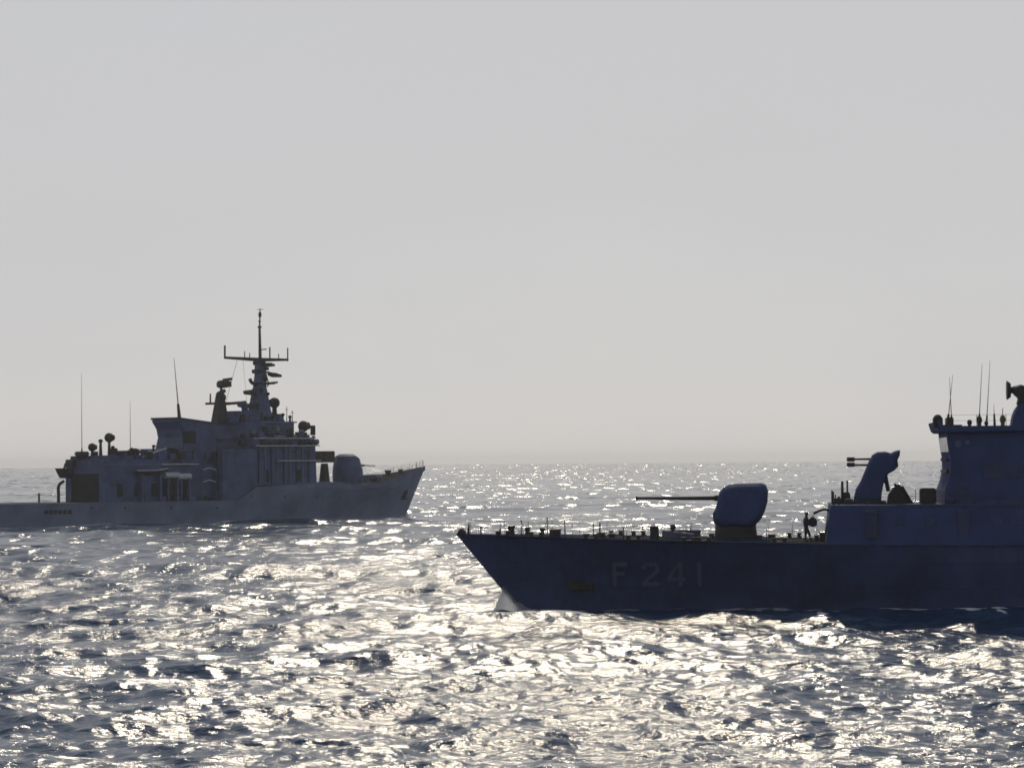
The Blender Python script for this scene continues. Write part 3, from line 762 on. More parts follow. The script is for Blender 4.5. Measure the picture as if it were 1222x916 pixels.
MB().box(a[0], b[0], -4.9, -4.15, a[1]-.06, a[1]+.12).build('boat_deck_lit_edge', 'light', far)  # pale strip painted as light catching the deck edge
for py in (560.5, 575):
    a, b = F(241, py, -5), F(257, py, -5)
    MB().line([(a[0], -5.2, a[1]), ((a[0]+b[0])/2, -5.2, a[1]+.35), (b[0], -5.2, b[1])], .10).build('cargo_rail', 'light', far)
MB().tube((F(241, 575, -5)[0], -5.2, fd(60)-.1), (F(241, 560, -5)[0], -5.2, F(241, 560, -5)[1]), .12).tube((F(257, 575, -5)[0], -5.2, fd(60)-.1), (F(257, 560, -5)[0], -5.2, F(257, 560, -5)[1]), .12).build('davit', 'far_upper', far)
a, b = F(264, 588.5, -5.8), F(279, 589, -5.8)
MB().box(a[0], b[0], -6.1, -4.8, a[1]-.4, a[1]+.4).build('torpedo_tube_cover', 'light', far, bevel=.15)
MB().box(a[0]+.4, b[0]-.4, -5.7, -5.1, fd(-a[0])-.05, a[1]-.35).build('tube_stand', 'far_upper', far)

# funnel with flared after lip
wid = 3.6
f1 = [F(183.5, 549, wid), F(185, 535, wid), F(188, 522, wid), F(186, 512, wid), F(180.5, 502.5, wid), F(181, 500.6, wid)]
zf_t = F(215, 502, 0)[1]
xfr = F(256, 505, -wid)[0]
funnel = MB().prism([(a, b) for a, b in f1] + [(xfr, F(256, 505.5, -wid)[1]), (xfr+1, f1[0][1]-4), (f1[0][0], f1[0][1]-4)], -wid, wid).build('funnel', 'far_upper', far, bevel=.12)
MB().prism([(f1[5][0]-.1, f1[5][1]), (xfr, F(256, 505.5, -wid)[1]), (xfr, F(256, 505.5, -wid)[1]+.25), (f1[5][0]-.15, f1[5][1]+.3)], -wid-.12, wid+.12).build('funnel_lip', 'dark', funnel)
x, z = F(226, 520, -wid); MB().box(x-1.3, x+1.3, -wid-.06, -wid+.1, z-1.2, z+.8).build('intake_grille', 'deck', funnel)
a, b = F(214.5, 501, 1), F(207.5, 427, 1); whip(far, (a[0], 1, zf_t-.2), (b[0], 1, b[1]), .13, 3.0)

# bridge superstructure in stepped levels
b1, xa1, xf1, zb1, zt1 = fblock('superstructure', 246, 378, 532, 5.9, taper=.15, lean=.3)
b2, xa2, xf2, zb2, zt2 = fblock('upper_superstructure', 250, 372, 523, 5.2, base=zt1)
b3, xa3, xf3, zb3, zt3 = fblock('bridge', 250, 351, 504, 4.5, base=zt2)
# bridge front is cut in plan view: faceted bay ahead of it
MB().prism([(xf3-.1, zb3), (xf3+1.2, zb3), (xf3+.9, zt3-1.9), (xf3-.1, zt3-1.6)], -3.6, 3.6).build('bridge_bay', 'far_upper', far, bevel=.05)
for k in range(7):
    y0 = -3.9 + k*1.15; MB().box(xf3-.05, xf3+.06, y0, y0+.9, zt3-1.4, zt3-.6).build('bridge_window', 'glass', b3)
for k in range(5):
    x0 = xf3-1.5-k*1.6; MB().box(x0, x0+1.1, -4.56, -4.4, zt3-1.4, zt3-.65).build('bridge_window', 'glass', b3)
MB().box(xf3-7.5, xf3+.4, -4.8, 4.8, zt3-.02, zt3+.2).build('bridge_roof', 'far_hull', b3)
for x_, z_ in ((xf1-4, zb1+1.6), (xf1-11, zb1+1.6)): MB().box(x_-.4, x_+.4, -5.98, -5.6, z_-1, z_+.9).build('watertight_door', 'deck', b1, bevel=.03)
for k in range(6): MB().tube((xf1-2.5-k*2.4, -5.5, zt1-1.0), (xf1-2.5-k*2.4, -5.9, zt1-1.0), .18, .18, 12).build('scuttle', 'boot', b1)
for k, (zz, y_, xx0, xx1) in enumerate(((zt1, -5.85, xa1+1, xf1-.5), (zt2, -5.1, xa2+1, xf2-.3))):
    railing(far, [(xx0, y_, zz), (xx1, y_, zz)], .9, 2.4, .03, 2)
# cliff of the after end of the superstructure and side bulge (shaded bay between boat and bridge)
x0 = F(264, 560, -5.9)[0]; x1 = F(300, 560, -5.9)[0]
MB().prism([(x0, fd(60)-.05), (x1+.8, fd(60)-.05), (x1+1.2, fd(60)+1.5), (x1+1.0, zt1-.5), (x0, zt1-.5)], -6.15, -5.0).build('side_casing', 'far_upper', far, bevel=.1)
# fire directors around the bridge
for px, py, r, lat, zbase in ((362, 508.5, .92, -1.0, zt2), (387, 545, 1.35, 0, None)):
    x, z = F(px, py, lat)
    if zbase is None:
        zbb = fd(-x)-.05
        o = MB().disc_drum((x, lat, zbb), 1.0, z-zbb-1.1, .6, 16).build('missile_launcher', 'dark', far)
        MB().box(x-1.2, x+1.1, -1.6, 1.6, z-.95, z+1.0).build('launcher_box', 'dark', o, bevel=.12)
    else:
        o = MB().tube((x, lat, zbase-.1), (x, lat, z-r*.6), .32, .22, 10).build('director', 'dark', far)
        MB().ball((x, lat, z), r, 1.05, 16, 10).tube((x, lat, z), (x+r*1.1, lat-.2, z+.1), r*.4, r*.7, 14).build('radar_dish', 'dark', o)
x, z = F(346, 498, -3); MB().tube((x, -3, zt3), (x, -3, z), .25, .16, 8).ball((x, -3, z+.1), .3, 1, 8, 6).build('signal_lamp', 'dark', far)
for px, lat in ((371, -3.6), (374, 0), (367, 2)):
    x, z = F(px, 521, lat); MB().tube((x, lat, zt2-.1), (x, lat, z-.1), .14).build('post', 'dark', far)
x, z = F(371, 524, -2); MB().box(x-1.3, x+.7, -3.5, 1.5, zt2-1, z).build('forward_lookout', 'far_upper', far, bevel=.15)

# walkway decks that stand proud of the walls, with pale strips painting light on their edges, and the gear bolted along them
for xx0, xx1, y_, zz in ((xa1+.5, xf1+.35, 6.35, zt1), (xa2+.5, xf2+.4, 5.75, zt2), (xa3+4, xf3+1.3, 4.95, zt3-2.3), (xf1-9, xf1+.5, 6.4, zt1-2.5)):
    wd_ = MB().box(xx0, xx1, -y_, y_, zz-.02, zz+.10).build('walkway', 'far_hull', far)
    MB().box(xx0, xx1, -y_-.05, -y_-.005, zz-.04, zz+.13).build('walkway_lit_edge', 'light', wd_)
rg = random.Random(5)
def gear(x, y, z, kind):
    if kind == 0:
        a_, b_, c_ = rg.uniform(.3, .8), rg.uniform(.25, .5), rg.uniform(.5, 1.2)
        MB().box(x-a_, x+a_, y-b_, y+b_, z-.03, z+c_).box(x-a_*.8, x+a_*.8, y-b_-.06, y-b_+.02, z+.1, z+c_-.1).build('deck_locker', rg.choice(['dark', 'far_upper', 'deck']), far, bevel=.05)
    elif kind == 1:
        h_ = rg.uniform(.7, 1.6)
        MB().tube((x, y, z-.03), (x, y, z+h_), .16, .16, 10).ball((x+.08, y, z+h_), .32, .8, 10, 7).build('ventilator', 'dark', far)
    elif kind == 2:
        h_ = rg.uniform(1.2, 3.2)
        MB().tube((x, y, z-.03), (x, y, z+h_), .09, .05, 6).tube((x-.3, y, z+h_*.8), (x+.3, y, z+h_*.8), .05).build('pole_antenna', 'dark', far)
    elif kind == 3:
        MB().tube((x-.6, y, z+.45), (x+.6, y, z+.45), .33, .33, 12).box(x-.5, x-.35, y-.25, y+.25, z-.03, z+.3).box(x+.35, x+.5, y-.25, y+.25, z-.03, z+.3).build('raft_canister', 'deck', far)
for k in range(9): gear(xf1-1-k*2.1+rg.uniform(-.4, .4), -rg.uniform(5.5, 5.9), zt1+.05, rg.choice([0, 0, 1, 3]))
for k in range(8): gear(xf2-.8-k*2.0+rg.uniform(-.4, .4), -rg.uniform(4.75, 5.2), zt2+.05, rg.choice([0, 1, 0, 3]))
for k in range(6): gear(xf3-1-k*1.9, -rg.uniform(3.1, 4.2), zt3+.15, rg.choice([0, 1, 2]))
for k in range(5): gear(xf3+rg.uniform(1.5, 3.0), -4+k*1.6, zt2+.05, rg.choice([0, 1, 2]))
for k in range(5): gear(xf2+rg.uniform(.8, 1.6), -4.5+k*1.8, zt1+.05, rg.choice([0, 1]))
for k in range(12): gear(xa+3+k*2.1, -rg.uniform(2.5, 3.7), H2-.05, rg.choice([0, 1, 0, 3]))
for k in range(12): gear(xa+2+k*2.3, -rg.uniform(4.4, 4.9), HZ-.02, rg.choice([0, 1, 0]))
for k in range(7): gear(dx+8+k*3.1, -rg.uniform(5.4, 5.9), fd(60)-.02, rg.choice([0, 3, 1]))
for k in range(9): gear(xa+2.5+k*2.6, rg.uniform(-2.2, 3.0), H2-.05, rg.choice([0, 2, 1, 0]))
for k in range(4): gear(xa2+5+k*2.2, -rg.uniform(2.5, 4.0), zt3+.1, rg.choice([1, 0, 2]))
# pipes, rungs and ducts up the walls
for k in range(9):
    x_ = xa1+1.5+k*(xf1-xa1-2)/9; MB().tube((x_, -5.98, zb1+.3), (x_, -5.98, zt1-.1), .10).build('pipe', 'far_hull' if k % 2 else 'dark', b1)
for k in range(6):
    x_ = xa3+2+k*2.6; MB().box(x_-.5, x_+.4, -4.75, -4.4, zb3+.6, zb3+rg.uniform(1.4, 2.8)).build('duct', 'deck' if k % 2 else 'far_hull', b3, bevel=.05)
for k in range(5):
    x_ = dx+3+k*3.4; MB().box(x_-.6, x_+.5, -5.32, -5.15, zb+.9, zb+3.0).build('hangar_louvre', 'deck', hang, bevel=.05)

# block under the masts
m0, xam, xfm, zbm, ztm = fblock('mast_house', 254, 341, 497, 2.6, base=zt3, taper=.3)
m1, a1, a2, _, z491 = fblock('radar_house', 268, 297, 490, 1.6, base=ztm)
# small after mast with its own air-search radar
def Fm(px, py, lat=0.0): a, b = F(px, py, lat); return (a, lat, b)
cxm = F(262.5, 480)[0]
fm = MB().add([(cxm-1.2, -1.0, zt3), (cxm+1.1, -1.0, zt3), (cxm+1.1, 1.0, zt3), (cxm-1.2, 1.0, zt3),
               (cxm-.45, -.5, F(262, 469)[1]), (cxm+.55, -.5, F(262, 469)[1]), (cxm+.55, .5, F(262, 469)[1]), (cxm-.45, .5, F(262, 469)[1])],
              [(3, 2, 1, 0), (4, 5, 6, 7), (0, 1, 5, 4), (1, 2, 6, 5), (2, 3, 7, 6), (3, 0, 4, 7)]).build('after_mast', 'dark', far, bevel=.05)
yb = 2.9
zy = F(262, 481)[1]
MB().tube(Fm(245.5, 481.5, yb), Fm(283, 480.5, -2.5), .20, .16).build('yard', 'dark', fm)
MB().tube(Fm(251, 481, 2.0), Fm(251, 469.5, 2.0), .15, .12).build('pole_antenna', 'dark', fm)
MB().ball(Fm(264, 474), .85, .9, 12, 8).tube(Fm(260, 470), Fm(268, 466), .35).build('mast_head_gear', 'dark', fm)
p, q, r_ = F(255, 458, 1.8), F(274, 460, -1.8), F(264, 468)
# parabolic radar: curved lattice reflector
mb = MB(); vs = []; nn = 10
for i in range(nn+1):
    t = -1 + 2*i/nn
    yv = -1.9*t
    for j in range(5):
        u = -1 + 2*j/4
        vs.append((cxm + .25 + .55*(t*t) + .12*u*u, yv, F(263.5, 460)[1] + .65*u*(1-.35*t*t) + .25))
fs = [(i*5+j, (i+1)*5+j, (i+1)*5+j+1, i*5+j+1) for i in range(nn) for j in range(4)]
nb = len(vs); vs += [(a+.10, b, c) for a, b, c in vs]; fs += [tuple(nb+k for k in reversed(f)) for f in fs]
edge = [i*5 for i in range(nn)] ; 
for i in range(nn):
    fs.append((i*5, nb+i*5, nb+(i+1)*5, (i+1)*5)); fs.append((i*5+4, (i+1)*5+4, nb+(i+1)*5+4, nb+i*5+4))
mb.add(vs, fs).build('search_radar', 'dark', fm)
MB().tube(Fm(264, 468), Fm(264, 459), .22).build('radar_post', 'dark', fm)
zz = F(271, 452.5)[1]
MB().tube(Fm(266, 453.3, .5), Fm(277, 451.8, -.8), .24).tube(Fm(265, 459), Fm(270, 452), .12).build('bar_aerial', 'dark', fm)
# arch linking the after mast to the main mast
MB().tube(Fm(268, 481.5), Fm(293, 479.5), .28).tube(Fm(291, 481), Fm(293.5, 497), .55).tube(Fm(285, 482), Fm(294, 484), .5).build('arch', 'far_upper', far)
# main mast
cmx = F(310.5, 460)[0]
def ring(px0, px1, py, k=1.0):
    h_ = 1.22*(px1-px0)/2/FPX*458/ (math.sin(R(45)) + math.cos(R(45))); x, z = F((px0+px1)/2, py)
    return [(x-h_, -h_, z), (x+h_, -h_, z), (x+h_, h_, z), (x-h_, h_, z)]
secs = [ring(296, 324, 499), ring(298, 321.5, 490), ring(300.5, 319, 474), ring(303, 317, 462), ring(304.5, 316.5, 448), ring(305, 316, 430)]
mb = MB(); vs = sum(secs, []); fs = [(3, 2, 1, 0), tuple(range(len(vs)-4, len(vs)))]
for j in range(len(secs)-1): fs += [(j*4+i, j*4+(i+1) % 4, (j+1)*4+(i+1) % 4, (j+1)*4+i) for i in range(4)]
mm = mb.add(vs, fs).build('main_mast', 'far_upper', far)
# stays, yard athwart, poles
wy = 6.8
yl = 4.3
A, B, Cc = F(268, 426.5, 4.6), F(310.5, 429), F(344, 429, -4.2)
MB().tube((A[0], 4.6, A[1]), (B[0], 0, B[1]), .22, .36).tube((B[0], 0, B[1]), (Cc[0], -4.2, Cc[1]), .36, .20).build('yardarm', 'dark', mm)
for a_, b_, lat, r in (((268.3, 412), (268.3, 428), 4.6, .16), ((343.3, 415), (343.3, 431), -4.2, .11), ((322, 414), (322, 428), -1.5, .12), ((292, 419), (292, 428), 2, .08), ((298, 421), (298, 428), 1.3, .08), ((332.5, 422), (332.5, 429), -2.8, .08)):
    MB().tube(Fm(*a_, lat), Fm(*b_, lat), r).build('pole_antenna', 'dark', mm)
MB().tube(Fm(311, 417), Fm(318, 416.5), .1).build('stub_arm', 'dark', mm)
MB().tube(Fm(310.5, 431), Fm(309.8, 392), .30, .20, 10).tube(Fm(309.8, 392), Fm(310.3, 368), .16, .08, 8).build('pole_mast', 'dark', mm)
MB().ball(Fm(310.2, 375.5), .28, 1.9, 10, 8).build('mast_head_beacon', 'dark', mm)
MB().disc_drum(Fm(309.8, 391.5), .32, .35).disc_drum(Fm(309.8, 384), .22, .2).build('mast_collar', 'dark', mm)
MB().tube(Fm(307, 369.2, .3), Fm(314, 369.2, -.3), .05).build('wind_vane', 'dark', mm)
def plat(px0, px1, py, hpx, nm, lat=1.0):
    a, b = F(px0, py, lat), F(px1, py, -lat)
    if b[0] < a[0]: a, b = (b[0], a[1]), (a[0], b[1])
    if b[0]-a[0] < .3: b = (a[0]+.3, b[1])
    h_ = hpx/FPX*458
    MB().box(a[0], b[0], -lat, lat, a[1]-h_/2, a[1]+h_/2, .1).build(nm, 'dark', mm, bevel=.04)
plat(305, 326, 435, 4.5, 'mast_platform', .9)
plat(299, 329, 457.5, 2.2, 'mast_platform', 1.3)
plat(304, 323, 444, 2, 'mast_platform', .8)
MB().loft([F(321, 444), F(326, 444.5), F(334, 447), F(334, 450), F(327, 450), F(322, 448)], [(-.7, .8), (-.5, 1), (.5, 1), (.7, .8)]).build('navigation_radar', 'dark', mm)
MB().loft([F(318, 433), F(326, 434), F(326.5, 437), F(318, 438)], [(-.5, .9), (.5, .9)]).build('radar_housing', 'dark', mm)
MB().line([Fm(298, 452), Fm(300, 456), Fm(305, 459)], .3).tube(Fm(305, 458), Fm(331, 456), .18).build('side_arm', 'dark', mm)
MB().loft([F(292, 466), F(297, 464.5), F(304, 468), F(304, 472), F(293, 470.5)], [(-.6, .9), (.6, .9)]).build('jammer_box', 'dark', mm)
MB().tube(Fm(319, 461), Fm(321, 457.5), .12).tube(Fm(317, 444), Fm(321, 459), .1).build('strut', 'dark', mm)
for px, py, wpx, hpx, lat in ((307, 466, 7, 5, .9), (315, 470, 6, 4, .9), (313, 452, 6, 7, .7), (306, 443, 6, 5, .7), (314, 440, 8, 4, .8), (302, 484, 6, 6, 1.1), (320, 480, 6, 7, 1.0), (309, 433, 9, 5, .9)):
    x, z = F(px, py, 0); a_ = wpx/2/FPX*458*.75; b_ = hpx/2/FPX*458
    MB().box(x-a_, x+a_, -lat-.35, lat+.25, z-b_, z+b_).build('electronics_box', 'dark', mm, bevel=.1)
for px, py in ((304, 436), (317, 446), (300, 476)):
    MB().tube(Fm(px, py, -.6), Fm(px, py-7, -.6), .07).build('stub_antenna', 'dark', mm)
# forward director on the mast house, stepped front
x, z = F(327.5, 480.5)
o = MB().tube((x, 0, ztm-.1), (x, 0, z-.4), .5, .35, 12).build('director', 'dark', far)
MB().ball((x, 0, z), .92, 1.0, 16, 10).build('radar_dish', 'dark', o)
fblock('forward_house', 317, 339, 493.5, 1.8, base=ztm)
# signal halyard from yard to after mast
MB().tube(Fm(283, 430, 2.6), Fm(270, 478, 1), .03, .03, 4).tube(Fm(290, 430, 2), Fm(296, 495, 1), .02, .02, 4).build('halyard', 'dark', far)
# flight deck fittings
x, _ = F(60, 596, 0); MB().tube((x, 3, fd(-x)-.05), (x, 3, fd(-x)+1.5), .16).build('post', 'dark', far)
for side in (1, -1):
    railing(far, [(-100, side*5.6, fd(100)), (-122, side*5.2, fd(122))], .9, 2.2, .025, 2)

# ================================================================== THE SEA
def hull_world(H, O, head, z=0.0):
    pts = []
    h = Vector((math.cos(head), math.sin(head))); pt = Vector((-h.y, h.x))
    for i in range(200):
        s = H.stem(z) + (H.L-H.stem(z))*i/199; y = H.half(s, z)
        for sg in (1, -1): p = Vector((O[0], O[1])) - h*s + pt*sg*y; pts.append((p.x, p.y))
    return np.array(pts)

rng = np.random.default_rng(851)
G = 9.81
NC = 190
lam = np.exp(np.linspace(math.log(0.6), math.log(70.0), NC)) * np.exp(rng.normal(0, .012, NC))
k_ = 2*np.pi/lam; om = np.sqrt(G*k_)
wp = math.sqrt(2*np.pi*G/34.0)
S = 0.0081*G*G/om**5*np.exp(-1.25*(wp/om)**4)
dom = np.abs(np.gradient(om))
amp = np.sqrt(2*S*dom)*np.where(lam > 9, 1.2, 1.95)
wind = math.atan2(-1.0, -0.10)
th = wind + rng.normal(0, .55, NC)*np.clip(1.55 - lam/20, .6, 1.45)
ph = rng.uniform(0, 2*np.pi, NC)
ANG_F = np.linspace(R(-20), R(20), 1600)
ANG_C = np.linspace(R(20), R(340), 120)[1:-1]
ang = np.concatenate([ANG_F, ANG_C])
r1 = np.exp(np.linspace(math.log(3), math.log(62), 26))[:-1]
r2 = 1/np.linspace(1/62.0, 1/14000.0, 1150)
rr = np.concatenate([r1, r2])
dr = np.gradient(rr)
A_, R_ = np.meshgrid(ang, rr)
X = (R_*np.sin(A_)).astype(np.float64); Y = (R_*np.cos(A_)).astype(np.float64)
Z = np.zeros_like(X); DX = np.zeros_like(X); DY = np.zeros_like(X); J = np.zeros_like(X); SX = np.zeros_like(X); SY = np.zeros_like(X)
na = len(ang)
dth = np.gradient(ang); 
gust = np.ones_like(X)
for i in range(NC):
    wgt = np.clip((lam[i]/(2.2*dr) - .7)/1.0, 0, 1)
    if lam[i] > 2.0:        # slopes of the waves that the mesh is too coarse to carry are kept as numbers for the shader
        q = np.where(wgt < 1)[0]
        if len(q):
            a, b = q[0], q[-1]+1
            kx, ky = k_[i]*math.cos(th[i]), k_[i]*math.sin(th[i])
            sn = np.sin(kx*X[a:b] + ky*Y[a:b] + ph[i])*((1-wgt[a:b])*amp[i])[:, None]
            SX[a:b] += kx*sn; SY[a:b] += ky*sn
    idx = np.where(wgt > 0)[0]
    if len(idx) == 0: continue
    a, b = idx[0], idx[-1]+1
    kx, ky = k_[i]*math.cos(th[i]), k_[i]*math.sin(th[i])
    P = kx*X[a:b] + ky*Y[a:b] + ph[i]
    cs, sn = np.cos(P), np.sin(P); wv = (wgt[a:b]*amp[i])[:, None]
    Z[a:b] += wv*cs
    DX[a:b] -= .75*wv*sn*math.cos(th[i]); DY[a:b] -= .75*wv*sn*math.sin(th[i])
    J[a:b] += wv*k_[i]*cs
far_col = (dth[None, :]*R_ > 3.0)
fade = np.where(far_col, .35, 1.0)
Z *= fade; DX *= fade; DY *= fade
j0, j1_ = np.percentile(J[60:600], [95.5, 99.5])
foam = np.clip((J - j0)/(j1_ - j0), 0, 1)*.95
XW, YW = X+DX, Y+DY
# broken water along both waterlines and at the stems
extra = np.zeros_like(X)
for H_, O_, hd, wdt in ((NH, NO, NHEAD, 1.3), (FH, FO, FHEAD, 2.2)):
    pts = hull_world(H_, O_, hd)
    box = (XW > pts[:, 0].min()-12) & (XW < pts[:, 0].max()+12) & (YW > pts[:, 1].min()-12) & (YW < pts[:, 1].max()+12)
    ii = np.where(box.ravel())[0]
    xs, ys = XW.ravel()[ii], YW.ravel()[ii]
    d = np.full(len(ii), 1e9)
    for c in range(0, len(pts), 2):
        for e in (0, 1): d = np.minimum(d, (xs-pts[c+e, 0])**2 + (ys-pts[c+e, 1])**2)
    ex = np.exp(-np.sqrt(d)/wdt)
    extra.ravel()[ii] = np.maximum(extra.ravel()[ii], ex)
foam = np.clip(foam + extra*.9, 0, 1)
nv = X.size; nr = len(rr)
verts = np.stack([XW, YW, Z], -1).reshape(-1, 3).astype(np.float32)
i0 = (np.arange(nr-1)[:, None]*na + np.arange(na)[None, :])
j1 = (np.arange(na)+1) % na
i1 = (np.arange(nr-1)[:, None]*na + j1[None, :])
quads = np.stack([i0, i1, i1+na, i0+na], -1).reshape(-1, 4)[:, ::-1].astype(np.int32)
center = np.array([[0, 0, 0]], np.float32)
verts = np.concatenate([verts, center])
tri = np.stack([np.arange(na), np.full(na, nv), j1], -1).astype(np.int32)[:, ::-1]
me = bpy.data.meshes.new('sea')
me.vertices.add(len(verts)); me.vertices.foreach_set('co', verts.ravel())
nl = quads.size + tri.size
me.loops.add(nl); me.loops.foreach_set('vertex_index', np.concatenate([quads.ravel(), tri.ravel()]))
npoly = len(quads)+len(tri)
me.polygons.add(npoly)
ls = np.concatenate([np.arange(len(quads))*4, len(quads)*4 + np.arange(len(tri))*3]).astype(np.int32)
me.polygons.foreach_set('loop_start', ls)
me.polygons.foreach_set('use_smooth', np.ones(npoly, bool))
me.update(calc_edges=True)
sv_ = np.zeros((nv+1, 3), np.float32); sv_[:nv, 0] = SX.ravel()*1.05; sv_[:nv, 1] = SY.ravel()*1.05
a_ = me.attributes.new('slope', 'FLOAT_VECTOR', 'POINT'); a_.data.foreach_set('vector', sv_.ravel())
for nm_, wl in (('gap_short', 5.0),):     # how much of this wave band the mesh is too coarse to carry
    g_ = np.clip(2.2*dr/wl, .15, 1)[:, None]*np.ones(na)[None, :]
    a_ = me.attributes.new(nm_, 'FLOAT', 'POINT')
    a_.data.foreach_set('value', np.concatenate([g_.ravel(), [1]]).astype(np.float32))
at = me.attributes.new('foam', 'FLOAT', 'POINT')
at.data.foreach_set('value', np.concatenate([foam.ravel(), [0]]).astype(np.float32))
seam, n, p = nodes('sea_water')
p.inputs["Base Color"].default_value = (0.010, 0.044, 0.105, 1)
p.inputs["Roughness"].default_value = 0.15
p.inputs["IOR"].default_value = 1.333
tc = n.nodes.new("ShaderNodeTexCoord")
def nz(scale, detail, stretch=(1, 1, 1), rough=.6, rot=0.0):
    mp = n.nodes.new("ShaderNodeMapping"); mp.inputs["Scale"].default_value = stretch; mp.inputs["Rotation"].default_value = (0, 0, rot)
    n.links.new(tc.outputs["Object"], mp.inputs[0])
    t = n.nodes.new("ShaderNodeTexNoise"); t.inputs["Scale"].default_value = scale; t.inputs["Detail"].default_value = detail; t.inputs["Roughness"].default_value = rough
    n.links.new(mp.outputs[0], t.inputs["Vector"])
    return t
# wind patches alter how rough the small ripples are
patch = nz(.035, 3, (1, .45, 1))
pr = n.nodes.new("ShaderNodeMapRange"); pr.inputs[1].default_value = .35; pr.inputs[2].default_value = .65; pr.inputs[3].default_value = .55; pr.inputs[4].default_value = 1.25
n.links.new(patch.outputs[0], pr.inputs[0])
t1 = nz(1.1, 6, (.7, 1.1, 1), .55, R(-12))
b1_ = n.nodes.new("ShaderNodeBump"); b1_.inputs["Distance"].default_value = 0.28
gs = n.nodes.new("ShaderNodeAttribute"); gs.attribute_name = 'gap_short'
gm = n.nodes.new("ShaderNodeMapRange"); gm.inputs[1].default_value = .3; gm.inputs[3].default_value = 1; gm.inputs[4].default_value = .45
n.links.new(gs.outputs["Fac"], gm.inputs[0])
gx = n.nodes.new("ShaderNodeMath"); gx.operation = 'MULTIPLY'; n.links.new(gm.outputs[0], gx.inputs[0]); n.links.new(pr.outputs[0], gx.inputs[1])
n.links.new(gx.outputs[0], b1_.inputs["Strength"]); n.links.new(t1.outputs[0], b1_.inputs["Height"])
t2 = nz(.22, 3, (.6, 1.2, 1), .55, R(15))
b2_ = n.nodes.new("ShaderNodeBump"); b2_.inputs["Distance"].default_value = 1.8; b2_.inputs["Strength"].default_value = .8
sa = n.nodes.new("ShaderNodeAttribute"); sa.attribute_name = 'slope'
gn = n.nodes.new("ShaderNodeNewGeometry")
va = n.nodes.new("ShaderNodeVectorMath"); va.operation = 'ADD'
n.links.new(gn.outputs["Normal"], va.inputs[0]); n.links.new(sa.outputs["Vector"], va.inputs[1])
vn = n.nodes.new("ShaderNodeVectorMath"); vn.operation = 'NORMALIZE'; n.links.new(va.outputs[0], vn.inputs[0])
t3 = nz(.085, 4, (1.5, 1.0, 1), .6, R(-8))
b3_ = n.nodes.new("ShaderNodeBump"); b3_.inputs["Distance"].default_value = 5.0; b3_.inputs["Strength"].default_value = .8
n.links.new(vn.outputs[0], b3_.inputs["Normal"])
n.links.new(t3.outputs[0], b3_.inputs["Height"]); n.links.new(b3_.outputs[0], b2_.inputs["Normal"])
n.links.new(t2.outputs[0], b2_.inputs["Height"]); n.links.new(b2_.outputs[0], b1_.inputs["Normal"])
n.links.new(b1_.outputs[0], p.inputs["Normal"])
b2_.inputs['Strength'].default_value = .2; b3_.inputs['Strength'].default_value = .15
# foam
fa = n.nodes.new("ShaderNodeAttribute"); fa.attribute_name = 'foam'
fn = nz(1.6, 8, (.5, 1, 1), .7)
ad = n.nodes.new("ShaderNodeMath"); ad.operation = 'MULTIPLY_ADD'; ad.inputs[1].default_value = 1.0
n.links.new(fa.outputs["Fac"], ad.inputs[0]); n.links.new(fn.outputs[0], ad.inputs[2])
fr_ = n.nodes.new("ShaderNodeMapRange"); fr_.inputs[1].default_value = .84; fr_.inputs[2].default_value = 1.1
n.links.new(ad.outputs[0], fr_.inputs[0])
df = n.nodes.new("ShaderNodeBsdfPrincipled"); df.inputs["Base Color"].default_value = (.62, .65, .68, 1); df.inputs["Roughness"].default_value = .8
n.links.new(b1_.outputs[0], df.inputs["Normal"])
ms = n.nodes.new("ShaderNodeMixShader")
n.links.new(fr_.outputs[0], ms.inputs[0]); n.links.new(p.outputs[0], ms.inputs[1]); n.links.new(df.outputs[0], ms.inputs[2])
n.links.new(ms.outputs[0], n.nodes["Material Output"].inputs[0])
me.materials.append(seam)
sea = bpy.data.objects.new('sea', me); COL.objects.link(sea)
sea['kind'] = 'structure'; sea['label'] = 'rough glittering blue grey sea with whitecaps'

# ------------------------------------------------------------------ bow waves
foam_m, n, p = nodes('spray')
p.inputs["Base Color"].default_value = (.55, .57, .6, 1); p.inputs["Roughness"].default_value = .9
tcx = n.nodes.new("ShaderNodeTexCoord")
t = n.nodes.new("ShaderNodeTexNoise"); t.inputs["Scale"].default_value = 3.5; t.inputs["Detail"].default_value = 8
n.links.new(tcx.outputs["Object"], t.inputs["Vector"])
bpn = n.nodes.new("ShaderNodeBump"); bpn.inputs["Distance"].default_value = .12
n.links.new(t.outputs[0], bpn.inputs["Height"]); n.links.new(bpn.outputs[0], p.inputs["Normal"])
tl = n.nodes.new("ShaderNodeBsdfTranslucent"); tl.inputs[0].default_value = (.92, .93, .95, 1)
mxs = n.nodes.new("ShaderNodeMixShader"); mxs.inputs[0].default_value = .85
n.links.new(p.outputs[0], mxs.inputs[1]); n.links.new(tl.outputs[0], mxs.inputs[2])
n.links.new(mxs.outputs[0], n.nodes["Material Output"].inputs[0])
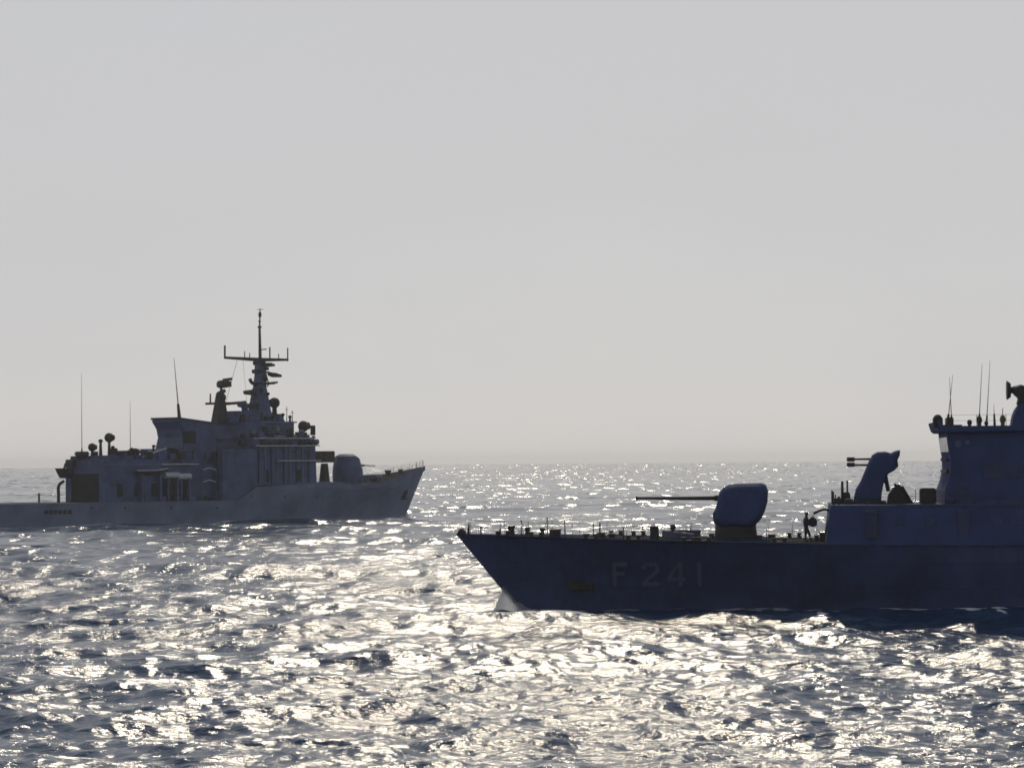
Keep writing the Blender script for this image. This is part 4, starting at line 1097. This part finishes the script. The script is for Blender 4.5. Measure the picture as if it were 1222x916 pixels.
def bow_wave(nm, O, head, H, length, ahead, hgt, out, label):
    """curl of broken water leaving the stem on both sides"""
    mb = MB(); ns, k = 46, 10
    for sg in (1, -1):
        vs = []
        for i in range(ns+1):
            t_ = i/ns; s = -ahead + (length+ahead)*t_
            sw = H.stem(.2)
            yb_ = H.half(max(s+sw, sw), .3)
            hh = hgt*math.exp(-((t_-.10)/.16)**2)*1.0 + hgt*.22*math.exp(-t_*2.5)
            if t_ < .1: hh *= (t_/.1)**.9
            wd_ = out*(.25 + 1.0*t_)
            for j in range(k):
                u = j/(k-1)
                nz_ = noise.noise(Vector((s*1.1, u*3, sg*5.0)))*.35 + noise.noise(Vector((s*3.1, u*7, sg*9.0)))*.2
                z = -.45 + (hh+.45)*(1-u)**.8*(1+nz_) if u > 0 else -.4 + (hh+.4)*(1+nz_*.8)
                y = sg*(yb_*(1 if s > 0 else 0) - .1 + wd_*u)
                vs.append((-(s+sw), y, z))
        fs = [(i*k+j, (i+1)*k+j, (i+1)*k+j+1, i*k+j+1) for i in range(ns) for j in range(k-1)]
        # closed underneath so that the curl is a solid body of water
        b = len(vs); vs += [(x_, y_, -1.2) for x_, y_, z_ in vs]
        fs += [(b+i*k+j+1, b+(i+1)*k+j+1, b+(i+1)*k+j, b+i*k+j) for i in range(ns) for j in range(k-1)]
        for i in range(ns): fs += [(i*k, b+i*k, b+(i+1)*k, (i+1)*k), (i*k+k-1, (i+1)*k+k-1, b+(i+1)*k+k-1, b+i*k+k-1)]
        for j in range(k-1): fs += [(j, j+1, b+j+1, b+j), (ns*k+j+1, ns*k+j, b+ns*k+j, b+ns*k+j+1)]
        mb.add(vs, fs)
    o = mb.build(nm, foam_m, None, smooth=True)
    o.location = O; o.rotation_euler = (0, 0, head)
    o['kind'] = 'stuff'; o['label'] = label; o['category'] = 'bow wave'
    return o
bow_wave('bow_wave', NO, NHEAD, NH, 6.0, 1.6, 1.5, .8, 'white spray thrown up under the stem of the navy blue frigate')
bow_wave('bow_wave', FO, FHEAD, FH, 9.0, 1.5, .8, 1.3, 'low white water at the stem of the distant grey blue frigate')

# ------------------------------------------------------------------ haze
hz = MB().box(-14600, 14600, -14600, 14600, -4.0, 37.0).build('haze', 'dark', None)
hm = bpy.data.materials.new('haze'); hm.use_nodes = True
hn = hm.node_tree; hn.nodes.clear()
om_ = hn.nodes.new("ShaderNodeOutputMaterial"); pv = hn.nodes.new("ShaderNodeVolumePrincipled")
pv.inputs["Color"].default_value = (.93, .95, 1, 1); pv.inputs["Density"].default_value = 0.00010; pv.inputs["Anisotropy"].default_value = 0.6
hn.links.new(pv.outputs[0], om_.inputs["Volume"])
hz.data.materials.clear(); hz.data.materials.append(hm)
hz['kind'] = 'stuff'; hz['label'] = 'thin pale sea haze over the whole scene'
